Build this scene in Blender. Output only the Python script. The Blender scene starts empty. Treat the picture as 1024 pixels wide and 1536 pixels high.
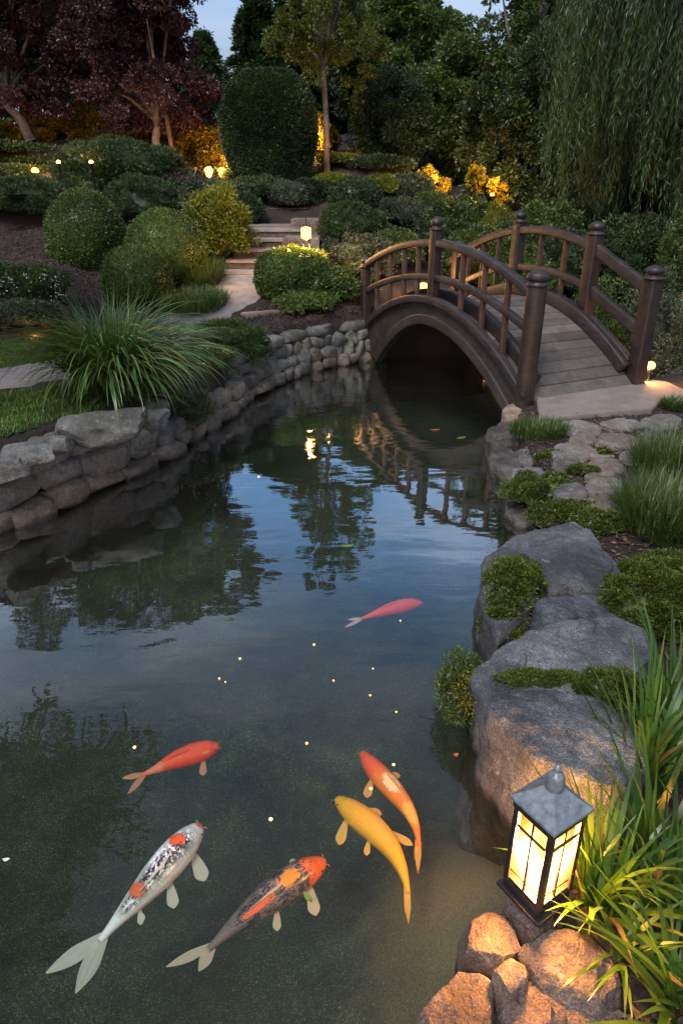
import bpy, bmesh, math, random
import numpy as np
from mathutils import Vector, Matrix
R = math.radians
rng = np.random.default_rng(7)
random.seed(7)
sc = bpy.context.scene
COL = sc.collection

# ------------------------------------------------------------------ camera, world, sun, exposure
CAM = np.array([0.0, 0.0, 1.75]); PITCH = R(25); F = 1024.0
cam = bpy.data.cameras.new('camera'); cam.sensor_fit = 'VERTICAL'; cam.sensor_height = 36; cam.lens = 24
cam.clip_end = 2000; cam.clip_start = 0.05
co = bpy.data.objects.new('camera', cam); COL.objects.link(co)
co.location = CAM; co.rotation_euler = (R(65), 0, 0); sc.camera = co

SUN_EL, SUN_ROT = R(7), R(200)
w = bpy.data.worlds.new('World'); sc.world = w; w.use_nodes = True
nt = w.node_tree; nt.nodes.clear()
def wn(t, **k):
    n = nt.nodes.new(t)
    for a, b in k.items(): setattr(n, a, b)
    return n
sky = wn('ShaderNodeTexSky', sky_type='NISHITA', sun_disc=False); sky.sun_elevation = SUN_EL; sky.sun_rotation = SUN_ROT
sky.air_density = 1.2; sky.dust_density = 1.5; sky.ozone_density = 3.0
tc = wn('ShaderNodeTexCoord'); mp = wn('ShaderNodeMapping'); mp.inputs['Scale'].default_value = (1.2, 1.2, 4.0)
nz = wn('ShaderNodeTexNoise'); nz.inputs['Scale'].default_value = 2.2; nz.inputs['Detail'].default_value = 5
cr = wn('ShaderNodeValToRGB'); cr.color_ramp.elements[0].position = .36; cr.color_ramp.elements[1].position = .85
mx = wn('ShaderNodeMix', data_type='RGBA'); mx.inputs[7].default_value = (3.9, 4.1, 4.7, 1)
tint = wn('ShaderNodeMix', data_type='RGBA', blend_type='MULTIPLY'); tint.inputs[0].default_value = 1; tint.inputs[7].default_value = (1.0, 1.0, 1.12, 1)
bg = wn('ShaderNodeBackground'); bg.inputs[1].default_value = 0.12
ow = wn('ShaderNodeOutputWorld')
L = nt.links.new
L(tc.outputs['Generated'], mp.inputs[0]); L(mp.outputs[0], nz.inputs['Vector']); L(nz.outputs[0], cr.inputs[0])
L(sky.outputs[0], tint.inputs[6]); L(tint.outputs[2], mx.inputs[6]); L(cr.outputs[0], mx.inputs[0]); sxyz = wn('ShaderNodeSeparateXYZ'); hz = wn('ShaderNodeValToRGB'); hm = wn('ShaderNodeMix', data_type='RGBA', blend_type='MULTIPLY'); hm.inputs[0].default_value = 1
hz.color_ramp.elements[0].position = .12; hz.color_ramp.elements[0].color = (.42, .44, .52, 1); hz.color_ramp.elements[1].position = .40; hz.color_ramp.elements[1].color = (1, 1, 1, 1)
L(tc.outputs['Generated'], sxyz.inputs[0]); L(sxyz.outputs[2], hz.inputs[0]); L(mx.outputs[2], hm.inputs[6]); L(hz.outputs[0], hm.inputs[7]); L(hm.outputs[2], bg.inputs[0]); L(bg.outputs[0], ow.inputs[0])

sl = bpy.data.lights.new('sun', 'SUN'); sl.energy = 1.1; sl.angle = R(16); sl.color = (1, .95, .9)
so = bpy.data.objects.new('sun', sl); COL.objects.link(so)
so.rotation_euler = (R(38), 0, R(-30))

sc.view_settings.view_transform = 'Standard'; sc.view_settings.look = 'None'
sc.view_settings.gamma = 1; sc.view_settings.exposure = 1.5
sc.render.engine = 'CYCLES'

# ------------------------------------------------------------------ pixel helpers (photo 1024 x 1536)
def ray(px, py):
    xc = (px-512)/F; yc = (768-py)/F
    return np.array([xc, math.cos(PITCH)+yc*math.sin(PITCH), yc*math.cos(PITCH)-math.sin(PITCH)])
def at(px, py, Y):
    d = ray(px, py); return CAM + d*(Y/d[1])
def atz(px, py, z):
    d = ray(px, py); return CAM + d*((z-CAM[2])/d[2])
def depth(p):
    return (p[1])*math.cos(PITCH) + (CAM[2]-p[2])*math.sin(PITCH)
def sst(a, b, x):
    t = np.clip((x-a)/(b-a), 0, 1); return t*t*(3-2*t)

# ------------------------------------------------------------------ numpy noise
def _hash(ix, iy, iz, seed):
    h = (ix.astype(np.int64)*374761393 + iy.astype(np.int64)*668265263 + iz.astype(np.int64)*2147483647 + seed*1274126177) & 0xffffffff
    h = ((h ^ (h >> 13))*1274126177) & 0xffffffff
    h = (h ^ (h >> 16)) & 0xffffffff
    return h/4294967295.0
def vnoise(p, s=1.0, seed=0):
    q = np.asarray(p, float)*s + 1000.37
    i = np.floor(q).astype(int); f = q-i; f = f*f*(3-2*f)
    r = 0
    for dx in (0, 1):
        for dy in (0, 1):
            for dz in (0, 1):
                wgt = (f[:, 0] if dx else 1-f[:, 0])*(f[:, 1] if dy else 1-f[:, 1])*(f[:, 2] if dz else 1-f[:, 2])
                r = r + wgt*_hash(i[:, 0]+dx, i[:, 1]+dy, i[:, 2]+dz, seed)
    return r*2-1
def fbm(p, s=1.0, seed=0, o=4):
    r = 0; a = 1.0
    for k in range(o):
        r = r + a*vnoise(p, s*2**k, seed+k*17); a *= .5
    return r

# ------------------------------------------------------------------ mesh helpers
def mesh_np(name, V, Fc, mats, smooth=False, midx=None, uv=None):
    """V Nx3, Fc Mx4 / Mx3 int array"""
    me = bpy.data.meshes.new(name)
    V = np.ascontiguousarray(V, dtype=np.float32); Fc = np.ascontiguousarray(Fc, dtype=np.int32)
    k = Fc.shape[1]
    me.vertices.add(len(V)); me.vertices.foreach_set('co', V.ravel())
    me.loops.add(Fc.size); me.loops.foreach_set('vertex_index', Fc.ravel())
    me.polygons.add(len(Fc)); me.polygons.foreach_set('loop_start', np.arange(0, Fc.size, k, dtype=np.int32))
    try: me.polygons.foreach_set('loop_total', np.full(len(Fc), k, dtype=np.int32))
    except Exception: pass
    if midx is not None: me.polygons.foreach_set('material_index', np.asarray(midx, dtype=np.int32))
    me.polygons.foreach_set('use_smooth', np.full(len(Fc), smooth, dtype=bool))
    if uv is not None:
        l = me.uv_layers.new(name='UVMap'); l.data.foreach_set('uv', np.asarray(uv, dtype=np.float32)[Fc.ravel()].ravel())
    for m in (mats if isinstance(mats, (list, tuple)) else [mats]): me.materials.append(m)
    me.update(calc_edges=True); me.validate()
    return me
def link(name, me, parent=None, loc=(0, 0, 0)):
    o = bpy.data.objects.new(name, me); COL.objects.link(o); o.location = loc
    if parent is not None: o.parent = parent
    return o
def tag(o, label=None, cat=None, group=None, kind=None):
    if label: o['label'] = label
    if cat: o['category'] = cat
    if group: o['group'] = group
    if kind: o['kind'] = kind
    return o
def thing(name, label, cat, loc=(0, 0, 0), group=None, rotz=0):
    o = bpy.data.objects.new(name, None); COL.objects.link(o); o.location = loc; o.rotation_euler = (0, 0, rotz)
    o.empty_display_size = .05
    return tag(o, label, cat, group)
def join(parts):
    """list of (V,F[,mi]) same face arity -> V,F,mi"""
    Vs, Fs, Ms = [], [], []; n = 0
    for p in parts:
        Vs.append(p[0]); Fs.append(p[1]+n); n += len(p[0]); Ms.append(np.full(len(p[1]), p[2] if len(p) > 2 else 0))
    return np.concatenate(Vs), np.concatenate(Fs), np.concatenate(Ms)
def grid_faces(nu, nv, closed_v=False):
    a = np.arange(nu-1)[:, None]; b = np.arange(nv if closed_v else nv-1)[None, :]; b1 = (b+1) % nv
    return np.stack([a*nv+b, a*nv+b1, (a+1)*nv+b1, (a+1)*nv+b], -1).reshape(-1, 4)
def tube(pts, rad, n=10, sq=None, cap=True):
    """rounded tube along pts; rad scalar/array; sq=(w,h) for a rounded-rectangle section in (side,up)"""
    P = np.asarray(pts, float); m = len(P); T = np.gradient(P, axis=0); T /= np.linalg.norm(T, axis=1)[:, None]
    up = np.array([0, 0, 1.0]); 
    if abs(T[:, 2]).mean() > .9: up = np.array([0, 1.0, 0])
    S = np.cross(T, up); S /= np.linalg.norm(S, axis=1)[:, None]; U = np.cross(S, T)
    rad = np.broadcast_to(np.asarray(rad, float), (m,))
    th = np.linspace(0, 2*np.pi, n, endpoint=False)
    c, s = np.cos(th), np.sin(th)
    if sq is not None:
        e = .35
        cx = np.sign(c)*np.abs(c)**e*sq[0]/2; sx = np.sign(s)*np.abs(s)**e*sq[1]/2
        ring = P[:, None]+ (cx[None, :, None]*S[:, None]+sx[None, :, None]*U[:, None])*rad[:, None, None]
    else:
        ring = P[:, None]+rad[:, None, None]*(c[None, :, None]*S[:, None]+s[None, :, None]*U[:, None])
    V = ring.reshape(-1, 3); Fc = grid_faces(m, n, True)
    if cap:
        V = np.concatenate([V, P[:1], P[-1:]]); a, b = len(V)-2, len(V)-1
        i = np.arange(n); j = (i+1) % n
        Fc = np.concatenate([Fc, np.stack([np.full(n, a), j, i, i], -1), np.stack([np.full(n, b), (m-1)*n+i, (m-1)*n+j, (m-1)*n+j], -1)])
    return V, Fc
def fix_me(name, V, Fc, mats, smooth=True, mi=None, auto=None):
    """build from quads which may repeat an index (triangles)"""
    bm = bmesh.new(); vs = [bm.verts.new(v) for v in V]
    for k, f in enumerate(Fc):
        idx = list(dict.fromkeys(int(i) for i in f))
        if len(idx) < 3: continue
        try: fa = bm.faces.new([vs[i] for i in idx])
        except ValueError: continue
        fa.smooth = smooth
        if mi is not None: fa.material_index = int(mi[k])
    bmesh.ops.recalc_face_normals(bm, faces=bm.faces[:])
    me = bpy.data.meshes.new(name); bm.to_mesh(me); bm.free()
    for m in (mats if isinstance(mats, (list, tuple)) else [mats]): me.materials.append(m)
    if auto is not None:
        try: me.set_sharp_from_angle(angle=auto)
        except Exception: pass
    return me
def box_me(name, size, m, bevel=.01, loc=(0, 0, 0), seg=2, jitter=0, rot=None):
    bm = bmesh.new(); bmesh.ops.create_cube(bm, size=1)
    for v in bm.verts: v.co = Vector((v.co.x*size[0], v.co.y*size[1], v.co.z*size[2]))
    if bevel: bmesh.ops.bevel(bm, geom=bm.edges[:], offset=bevel, segments=seg, affect='EDGES', profile=.6)
    for v in bm.verts:
        if jitter: v.co += Vector([random.uniform(-jitter, jitter) for _ in range(3)])
        if rot: v.co = Matrix.Rotation(rot, 3, 'Z') @ v.co
        v.co += Vector(loc)
    me = bpy.data.meshes.new(name); bm.to_mesh(me); bm.free(); me.materials.append(m)
    return me
def lathe(prof, n=20):
    prof = np.asarray(prof, float); th = np.linspace(0, 2*np.pi, n, endpoint=False)
    V = np.stack([prof[:, 0][:, None]*np.cos(th), prof[:, 0][:, None]*np.sin(th), np.repeat(prof[:, 1][:, None], n, 1)], -1).reshape(-1, 3)
    return V, grid_faces(len(prof), n, True)[:, ::-1]

# ------------------------------------------------------------------ materials
class NT:
    def __init__(s, name):
        s.m = bpy.data.materials.new(name); s.m.use_nodes = True; s.t = s.m.node_tree; s.t.nodes.clear()
        s.out = s.t.nodes.new('ShaderNodeOutputMaterial')
    def n(s, t, inp=None, **k):
        n = s.t.nodes.new(t)
        for a, b in k.items(): setattr(n, a, b)
        for a, b in (inp or {}).items():
            if isinstance(b, bpy.types.NodeSocket): s.t.links.new(b, n.inputs[a])
            else: n.inputs[a].default_value = b
        return n
    def noise(s, scale, detail=4, vec=None, rough=.55, dist=0):
        n = s.n('ShaderNodeTexNoise', {'Scale': scale, 'Detail': detail, 'Roughness': rough, 'Distortion': dist})
        if vec is not None: s.t.links.new(vec, n.inputs['Vector'])
        return n.outputs[0]
    def ramp(s, f, stops):
        n = s.n('ShaderNodeValToRGB', {0: f}); e = n.color_ramp.elements
        while len(e) < len(stops): e.new(.5)
        for k, (p, c) in enumerate(stops):
            e[k].position = p; e[k].color = (*c, 1) if len(c) == 3 else c
        return n.outputs[0]
    def mix(s, f, a, b, bt='MIX'):
        n = s.n('ShaderNodeMix', data_type='RGBA', blend_type=bt)
        for i, v in ((0, f), (6, a), (7, b)):
            if isinstance(v, bpy.types.NodeSocket): s.t.links.new(v, n.inputs[i])
            else: n.inputs[i].default_value = v if i == 0 else (*v, 1) if len(v) == 3 else v
        return n.outputs[2]
    def math(s, op, a, b=0.0, clamp=False):
        n = s.n('ShaderNodeMath', {0: a, 1: b}, operation=op); n.use_clamp = clamp; return n.outputs[0]
    def bump(s, h, strength=.3, dist=.01, normal=None):
        n = s.n('ShaderNodeBump', {'Height': h, 'Strength': strength, 'Distance': dist})
        if normal is not None: s.t.links.new(normal, n.inputs['Normal'])
        return n.outputs[0]
    def obj(s): return s.n('ShaderNodeTexCoord').outputs['Object']
    def pos(s): return s.n('ShaderNodeNewGeometry').outputs['Position']
    def fin(s, sh, disp=None):
        s.t.links.new(sh, s.out.inputs[0]); return s.m
    def pbr(s, col, rough=.6, normal=None, **k):
        inp = {'Base Color': col if isinstance(col, bpy.types.NodeSocket) else (*col, 1), 'Roughness': rough}
        if normal is not None: inp['Normal'] = normal
        inp.update(k)
        return s.n('ShaderNodeBsdfPrincipled', inp).outputs[0]

def leaf_mat(name, c1, c2, c3=None, trans=.25, rough=.4, clump=1.6, dry=False):
    m = NT(name)
    isl = m.n('ShaderNodeNewGeometry').outputs['Random Per Island']
    stops = [(0, c1), (.55, c2)] + ([(1, c3)] if c3 else [(1, c2)])
    if dry: stops = [(0, c1), (.5, c2), (.9, c3 or c2), (.972, (.17, .12, .05))]
    col = m.ramp(isl, stops)
    nz = m.noise(clump, 3, m.pos())
    var = m.ramp(nz, [(.3, (.5, .55, .52)), (.7, (1.5, 1.42, 1.25))])
    col = m.mix(1.0, col, var, 'MULTIPLY')
    a = m.pbr(col, rough, **{'Specular IOR Level': .5})
    b = m.n('ShaderNodeBsdfTranslucent', {'Color': m.mix(1.0, col, (1.3, 1.5, .7), 'MULTIPLY')}).outputs[0]
    sh = m.n('ShaderNodeMixShader', {0: trans, 1: a, 2: b}).outputs[0]
    return m.fin(sh)
def stone_mat(name, base, dark, light, warm=None, wet=True, moss=.0, speck=1.0, scale=1.0):
    m = NT(name); p = m.pos()
    big = m.noise(3.2*scale, 5, p); mid = m.noise(22*scale, 6, p, .7); fine = m.noise(210*scale, 3, p, .7)
    col = m.ramp(big, [(.36, dark), (.5, base), (.64, light)])
    if warm: col = m.mix(m.ramp(m.noise(1.7, 3, p), [(.5, (0, 0, 0)), (.68, (1, 1, 1))]), col, warm)
    info = m.n('ShaderNodeObjectInfo').outputs['Random']
    col = m.mix(1.0, col, m.ramp(info, [(0, (.72, .74, .8)), (.5, (1, .97, .92)), (1, (1.22, 1.2, 1.16))]), 'MULTIPLY')
    col = m.mix(.85, col, m.ramp(mid, [(.28, (.45, .45, .45)), (.5, (1, 1, 1)), (.75, (1.5, 1.48, 1.42))]), 'MULTIPLY')
    sp = m.ramp(fine, [(.36, (.38, .38, .39)), (.49, (.92, .92, .92)), (.65, (2.0, 1.98, 1.94))])
    col = m.mix(min(1, .8*speck), col, sp, 'MULTIPLY')
    if moss:
        mz = m.math('MULTIPLY', m.ramp(m.noise(9, 5, p, .7), [(.5, (0, 0, 0)), (.62, (1, 1, 1))]), moss)
        col = m.mix(mz, col, (.05, .062, .018))
    rough = .78
    if wet:
        sz = m.math('ADD', m.n('ShaderNodeSeparateXYZ', {0: p}).outputs[2], m.math('MULTIPLY', big, .12))
        col = m.mix(m.ramp(sz, [(.16, (.75, .75, .75)), (.24, (0, 0, 0))]), col, m.mix(1.0, col, (1.05, .82, .66), 'MULTIPLY'))
    if wet:   # the band touched by the water is darker and wetter
        z = m.n('ShaderNodeSeparateXYZ', {0: p}).outputs[2]
        zz = m.math('ADD', z, m.math('MULTIPLY', mid, .05))
        wt = m.ramp(zz, [(.035, (1, 1, 1)), (.075, (0, 0, 0))])
        col = m.mix(wt, col, m.mix(1.0, col, (.38, .33, .27), 'MULTIPLY'))
        rough = m.ramp(zz, [(.035, (.3, .3, .3)), (.08, (.78, .78, .78))])
    vo = m.n('ShaderNodeTexVoronoi', {'Vector': m.mix(.12, p, m.n('ShaderNodeTexNoise', {'Vector': p, 'Scale': 5.0}).outputs[1]), 'Scale': 5.5*scale}, feature='DISTANCE_TO_EDGE').outputs[0]
    ck = m.ramp(vo, [(.0, (0, 0, 0)), (.022, (1, 1, 1))])
    ck = m.math('MAXIMUM', ck, m.ramp(m.noise(4, 2, p), [(.36, (0, 0, 0)), (.44, (1, 1, 1))]))
    col = m.mix(ck, m.mix(1.0, col, (.6, .57, .55), 'MULTIPLY'), col)
    lich = m.ramp(m.noise(13, 6, p, .75), [(.60, (0, 0, 0)), (.66, (.55, .55, .55))])
    col = m.mix(lich, col, (.27, .275, .25))
    mid = m.math('ADD', mid, m.math('MULTIPLY', ck, .5))
    h = m.math('ADD', m.math('MULTIPLY', mid, 1.0), m.math('MULTIPLY', fine, .25))
    nrm = m.bump(h, .9, .014, m.bump(m.noise(7*scale, 6, p, .65, .4), .6, .05))
    return m.fin(m.pbr(col, rough, nrm))
def wood_mat(name, c1, c2, rough=.45, axis=(1, 1, 14)):
    m = NT(name); mp = m.n('ShaderNodeMapping', {0: m.obj(), 'Scale': axis})
    g = m.noise(6, 6, mp.outputs[0], .65, .6); d = m.noise(5.5, 6, m.pos(), .7)
    col = m.ramp(g, [(.3, c1), (.7, c2)]); col = m.mix(1.0, col, m.ramp(d, [(.32, (.5, .5, .5)), (.5, (1, 1, 1)), (.68, (1.7, 1.62, 1.55))]), 'MULTIPLY')
    zlow = m.ramp(m.math('ADD', m.n('ShaderNodeSeparateXYZ', {0: m.pos()}).outputs[2], m.math('MULTIPLY', d, .15)), [(.09, (1, 1, 1)), (.2, (0, 0, 0))])
    col = m.mix(m.math('MULTIPLY', zlow, .6), col, (.03, .034, .018))
    sc_ = m.noise(40, 3, m.pos(), .7)
    r = m.ramp(sc_, [(.3, (rough-.12,)*3), (.7, (rough+.2,)*3)])
    return m.fin(m.pbr(col, r, m.bump(m.math('ADD', g, m.math('MULTIPLY', sc_, .3)), .35, .006)))
def plain(name, col, rough=.5, metal=0., nscale=30, ns=.3):
    m = NT(name); z = m.noise(nscale, 4, m.pos(), .65)
    c = m.mix(1.0, col, m.ramp(z, [(.3, (1-ns,)*3), (.7, (1+ns,)*3)]), 'MULTIPLY')
    return m.fin(m.pbr(c, rough, m.bump(z, .2, .003), Metallic=metal))
def emis(name, col, st):
    m = NT(name); return m.fin(m.n('ShaderNodeEmission', {'Color': (*col, 1), 'Strength': st}).outputs[0])

M = {}
M['granite'] = stone_mat('grey_granite', (.082, .085, .096), (.036, .038, .043), (.14, .145, .16), speck=1.2)
M['warmgranite'] = stone_mat('brown_granite', (.088, .066, .057), (.04, .03, .026), (.145, .112, .097), (.1, .068, .05), speck=.9)
M['wallstone'] = stone_mat('wall_stone', (.125, .125, .125), (.065, .064, .062), (.2, .198, .195), (.14, .12, .095), moss=.5, speck=1.1)
M['paver'] = stone_mat('paving_stone', (.13, .118, .112), (.075, .068, .065), (.2, .185, .175), (.15, .11, .09), wet=False, moss=.35)
M['stepstone'] = stone_mat('step_stone', (.24, .17, .135), (.16, .11, .09), (.33, .25, .2), wet=False, speck=.5)
M['darkwood'] = wood_mat('dark_stained_wood', (.016, .009, .007), (.036, .02, .014), .45)
M['railwood'] = wood_mat('weathered_rail_wood', (.016, .012, .0125), (.042, .031, .03), .42)
M['slat'] = wood_mat('brown_baluster_wood', (.03, .013, .008), (.065, .028, .016), .42)
M['beamwood'] = wood_mat('weathered_beam_wood', (.016, .012, .011), (.036, .027, .023), .55)
M['deckwood'] = wood_mat('grey_deck_wood', (.13, .11, .095), (.26, .225, .195), .6, (14, 1, 1))
M['leaf_clip'] = leaf_mat('clipped_box_leaf', (.036, .066, .014), (.07, .112, .024), (.125, .17, .04))
M['leaf_dark'] = leaf_mat('dark_leaf', (.016, .034, .014), (.032, .060, .022), (.058, .09, .034))
M['leaf_mid'] = leaf_mat('mid_green_leaf', (.028, .055, .016), (.055, .095, .026), (.11, .15, .042))
M['leaf_pine'] = leaf_mat('blue_green_needle', (.028, .052, .024), (.05, .086, .036), (.085, .125, .055))
M['leaf_lime'] = leaf_mat('lime_leaf', (.07, .10, .015), (.13, .16, .02), (.24, .24, .03))
M['leaf_grey'] = leaf_mat('grey_green_leaf', (.045, .06, .04), (.08, .1, .065), (.14, .16, .11))
M['leaf_purple'] = leaf_mat('purple_plum_leaf', (.024, .0095, .016), (.048, .018, .028), (.085, .034, .045), trans=.15)
M['leaf_yellow'] = leaf_mat('yellow_leaf', (.14, .12, .015), (.35, .26, .02), (.5, .4, .04), trans=.4)
M['leaf_lamplit'] = leaf_mat('lamplit_leaf', (.1, .08, .015), (.2, .14, .02), (.3, .2, .03), trans=.45)  # amber lamplight is put into the leaf colour
M['leaf_willow'] = leaf_mat('willow_leaf', (.018, .040, .012), (.035, .070, .02), (.065, .11, .034))
M['moss'] = leaf_mat('moss_leaf', (.035, .055, .01), (.07, .1, .018), (.13, .16, .03), clump=9)
M['blade'] = leaf_mat('grass_blade', (.032, .08, .022), (.065, .135, .034), (.13, .21, .07), trans=.3, rough=.35, clump=6, dry=True)
M['blade_iris'] = leaf_mat('iris_blade', (.036, .09, .016), (.065, .14, .024), (.12, .2, .035), trans=.35, rough=.33, clump=5, dry=True)
M['blade_fine'] = leaf_mat('fine_blade', (.035, .07, .015), (.06, .11, .025), (.1, .15, .04), trans=.3, clump=6, dry=True)
M['lawnblade'] = leaf_mat('lawn_blade', (.07, .14, .022), (.12, .21, .036), (.18, .26, .055), trans=.3, clump=2.5)
M['petal'] = plain('white_petal', (.6, .6, .58), .6)
M['bark'] = wood_mat('grey_bark', (.09, .075, .065), (.2, .17, .15), .8)
M['bark_dark'] = wood_mat('dark_bark', (.03, .024, .02), (.07, .055, .045), .85)
M['metal_dark'] = plain('dark_metal', (.035, .033, .033), .42, .6)
M['metal_grey'] = plain('grey_painted_metal', (.17, .195, .22), .38, .15, 45, .45)
M['pathmat'] = plain('path_concrete', (.33, .27, .235), .8, 0, 9, .25)
M['concrete'] = plain('tan_concrete', (.21, .168, .145), .75, 0, 7, .22)

m = NT('mulch_soil'); p = m.pos(); z1 = m.noise(45, 5, p, .8); z2 = m.noise(2.0, 4, p)
c = m.mix(1.0, m.ramp(z1, [(.3, (.012, .008, .007)), (.52, (.045, .028, .023)), (.72, (.10, .062, .052))]), m.ramp(z2, [(.35, (.6, .6, .6)), (.7, (1.3, 1.2, 1.2))]), 'MULTIPLY')
M['soil'] = m.fin(m.pbr(c, .9, m.bump(z1, 1.0, .03)))
m = NT('lawn_soil'); p = m.pos(); z1 = m.noise(90, 4, p, .8)
M['lawn'] = m.fin(m.pbr(m.ramp(z1, [(.3, (.012, .022, .006)), (.7, (.05, .075, .02))]), .9, m.bump(z1, 1.0, .02)))
m = NT('pond_bed'); p = m.pos(); a1 = m.noise(190, 3, p, .75); a2 = m.noise(1.6, 5, p, .6); a3 = m.noise(9, 5, p, .7)
c = m.ramp(a2, [(.3, (.012, .017, .010)), (.55, (.026, .035, .020)), (.75, (.05, .062, .032))])
c = m.mix(1.0, c, m.ramp(a3, [(.3, (.55, .55, .55)), (.7, (1.8, 1.8, 1.6))]), 'MULTIPLY')
c = m.mix(1.0, c, m.ramp(a1, [(.42, (.4, .4, .4)), (.57, (1.0, 1.0, 1.0)), (.70, (7, 7.2, 6))]), 'MULTIPLY')
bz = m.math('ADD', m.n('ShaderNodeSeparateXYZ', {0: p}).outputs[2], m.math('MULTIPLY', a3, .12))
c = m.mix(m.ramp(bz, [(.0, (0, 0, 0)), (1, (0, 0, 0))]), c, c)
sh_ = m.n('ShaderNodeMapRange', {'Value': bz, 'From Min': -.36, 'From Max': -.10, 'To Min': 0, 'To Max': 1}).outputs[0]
c = m.mix(sh_, c, m.mix(1.0, (.26, .17, .075), m.ramp(a1, [(.35, (.6, .6, .6)), (.65, (1.4, 1.4, 1.4))]), 'MULTIPLY'))  # silt tone turned orange on the shelf to carry the lantern's glow
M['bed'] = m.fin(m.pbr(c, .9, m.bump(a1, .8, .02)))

# water: reflection growing with grazing angle, clear body with a little turbidity
m = NT('pond_water'); p = m.pos()
mp = m.n('ShaderNodeMapping', {0: p, 'Scale': (1.0, 2.2, 1)}).outputs[0]
h1 = m.noise(1.7, 2, mp, .4, .3); h2 = m.noise(9.0, 2, mp, .5, .2)
sep = m.n('ShaderNodeSeparateXYZ', {0: p})
far = m.n('ShaderNodeMapRange', {'Value': sep.outputs[1], 'From Min': 4.5, 'From Max': 6.8, 'To Min': .10, 'To Max': .8}).outputs[0]
hh = m.math('ADD', h1, m.math('MULTIPLY', h2, far))
nrm = m.bump(hh, .15, .025)
lw = m.n('ShaderNodeLayerWeight', {'Blend': .5, 'Normal': nrm}).outputs['Facing']
k = m.n('ShaderNodeFloatCurve', {'Value': lw})
cv = k.mapping.curves[0]; pts = [(0, .014), (.15, .022), (.29, .045), (.36, .07), (.44, .135), (.56, .35), (1, .9)]
while len(cv.points) < len(pts): cv.points.new(.5, .5)
for q, (a, b) in zip(cv.points, pts): q.location = (a, b)
k.mapping.update()
gl = m.n('ShaderNodeBsdfGlossy', {'Color': (.93, .96, 1, 1), 'Roughness': .012, 'Normal': nrm}).outputs[0]
tr = m.n('ShaderNodeBsdfTransparent', {'Color': (.80, .88, .84, 1)}).outputs[0]
df = m.n('ShaderNodeBsdfDiffuse', {'Color': (.30, .30, .17, 1)}).outputs[0]
body = m.n('ShaderNodeMixShader', {0: .016, 1: tr, 2: df}).outputs[0]
M['water'] = m.fin(m.n('ShaderNodeMixShader', {0: k.outputs[0], 1: body, 2: gl}).outputs[0])

# ------------------------------------------------------------------ terrain and pond
def Z(pxs, z=0): return [tuple(atz(x, y, z)[:2]) for x, y in pxs]
left_px = [(0, 800), (60, 775), (130, 745), (200, 715), (250, 690), (290, 660), (330, 635), (370, 605), (410, 580), (450, 562), (500, 550), (556, 541)]
right_px = [(775, 612), (748, 640), (750, 690), (772, 730), (790, 790), (745, 850), (724, 930), (728, 970), (712, 1010), (722, 1080), (745, 1135), (785, 1180), (775, 1260), (762, 1375), (694, 1400), (688, 1440), (610, 1540)]
LS = Z(left_px); RS = Z(right_px)
pond = [(-3.2, 1.0), (-3.0, 2.4), (-2.5, 3.1)] + LS + [(1.5, 8.15), (2.2, 8.5), (3.3, 8.6), (4.3, 8.0), (3.6, 7.0), (2.75, 6.35), (2.0, 5.85)] + RS + [(.2, .62), (-.8, .55), (-2.2, .6)]
POND = np.array(pond)
def sdist(x, y):
    x = np.atleast_1d(x).astype(float); y = np.atleast_1d(y).astype(float)
    d = np.full(x.shape, 1e9); ins = np.zeros(x.shape, bool)
    n = len(POND)
    for i in range(n):
        ax, ay = POND[i]; bx, by = POND[(i+1) % n]
        ex, ey = bx-ax, by-ay
        t = np.clip(((x-ax)*ex+(y-ay)*ey)/(ex*ex+ey*ey+1e-12), 0, 1)
        d = np.minimum(d, np.hypot(x-ax-t*ex, y-ay-t*ey))
        c = (ay > y) != (by > y)
        with np.errstate(divide='ignore', invalid='ignore'):
            xi = (bx-ax)*(y-ay)/(by-ay if by != ay else 1e-9)+ax
        ins ^= c & (x < xi)
    return np.where(ins, -d, d)
def G0(x, y):
    gl = np.interp(y, [-100, 6.8, 9.5, 15, 22, 60], [.40, .42, .77, 2.5, 3.3, 5.0])
    gr = np.interp(y, [-100, 2.0, 4, 7.4, 12, 16, 22, 60], [.10, .10, .17, .2, .95, 1.9, 2.6, 4.5])
    yb = sst(6.6, 8.2, y); wgt = sst(-.3, .2, x)*(1-yb)+sst(.5, 2.0, x)*yb
    lb = sst(2.6, 3.9, -x)*sst(6, 7.5, y)*.25      # bed rising to the left
    return gl*(1-wgt)+gr*wgt+lb*(1-wgt)
def Gz(x, y):
    x = np.atleast_1d(x).astype(float); y = np.atleast_1d(y).astype(float)
    g = G0(x, y); g = g+.02*vnoise(np.stack([x, y, 0*x], -1), 1.1, 3)
    d = sdist(x, y)
    return -.9+(g+.9)*sst(-.04, .16, d)
def gz(x, y): return float(Gz(x, y)[0])
def hit(px, py):
    d = ray(px, py); t = np.arange(1.0, 60, .03); P = CAM+d*t[:, None]
    z = G0(P[:, 0], P[:, 1]); k = np.argmax(P[:, 2] < z)
    return P[k]
def nonuni(lo, hi, a, b, st, n=26):
    mid = np.arange(a, b, st); l = a-(a-lo)*(np.linspace(1, 0, n, endpoint=False)**3); h = b+(hi-b)*(np.linspace(0, 1, n)**3)
    return np.concatenate([l, mid, h])
xs = nonuni(-400, 400, -5, 5, .06); ys = nonuni(-300, 500, 0, 12, .06)
XX, YY = np.meshgrid(xs, ys, indexing='ij')
ZZ = Gz(XX.ravel(), YY.ravel())
V = np.stack([XX.ravel(), YY.ravel(), ZZ], -1)
V[:, 2] += np.where(np.abs(V[:, 0]) < 12, fbm(V, 6, 5, 3)*.012, 0)
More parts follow.
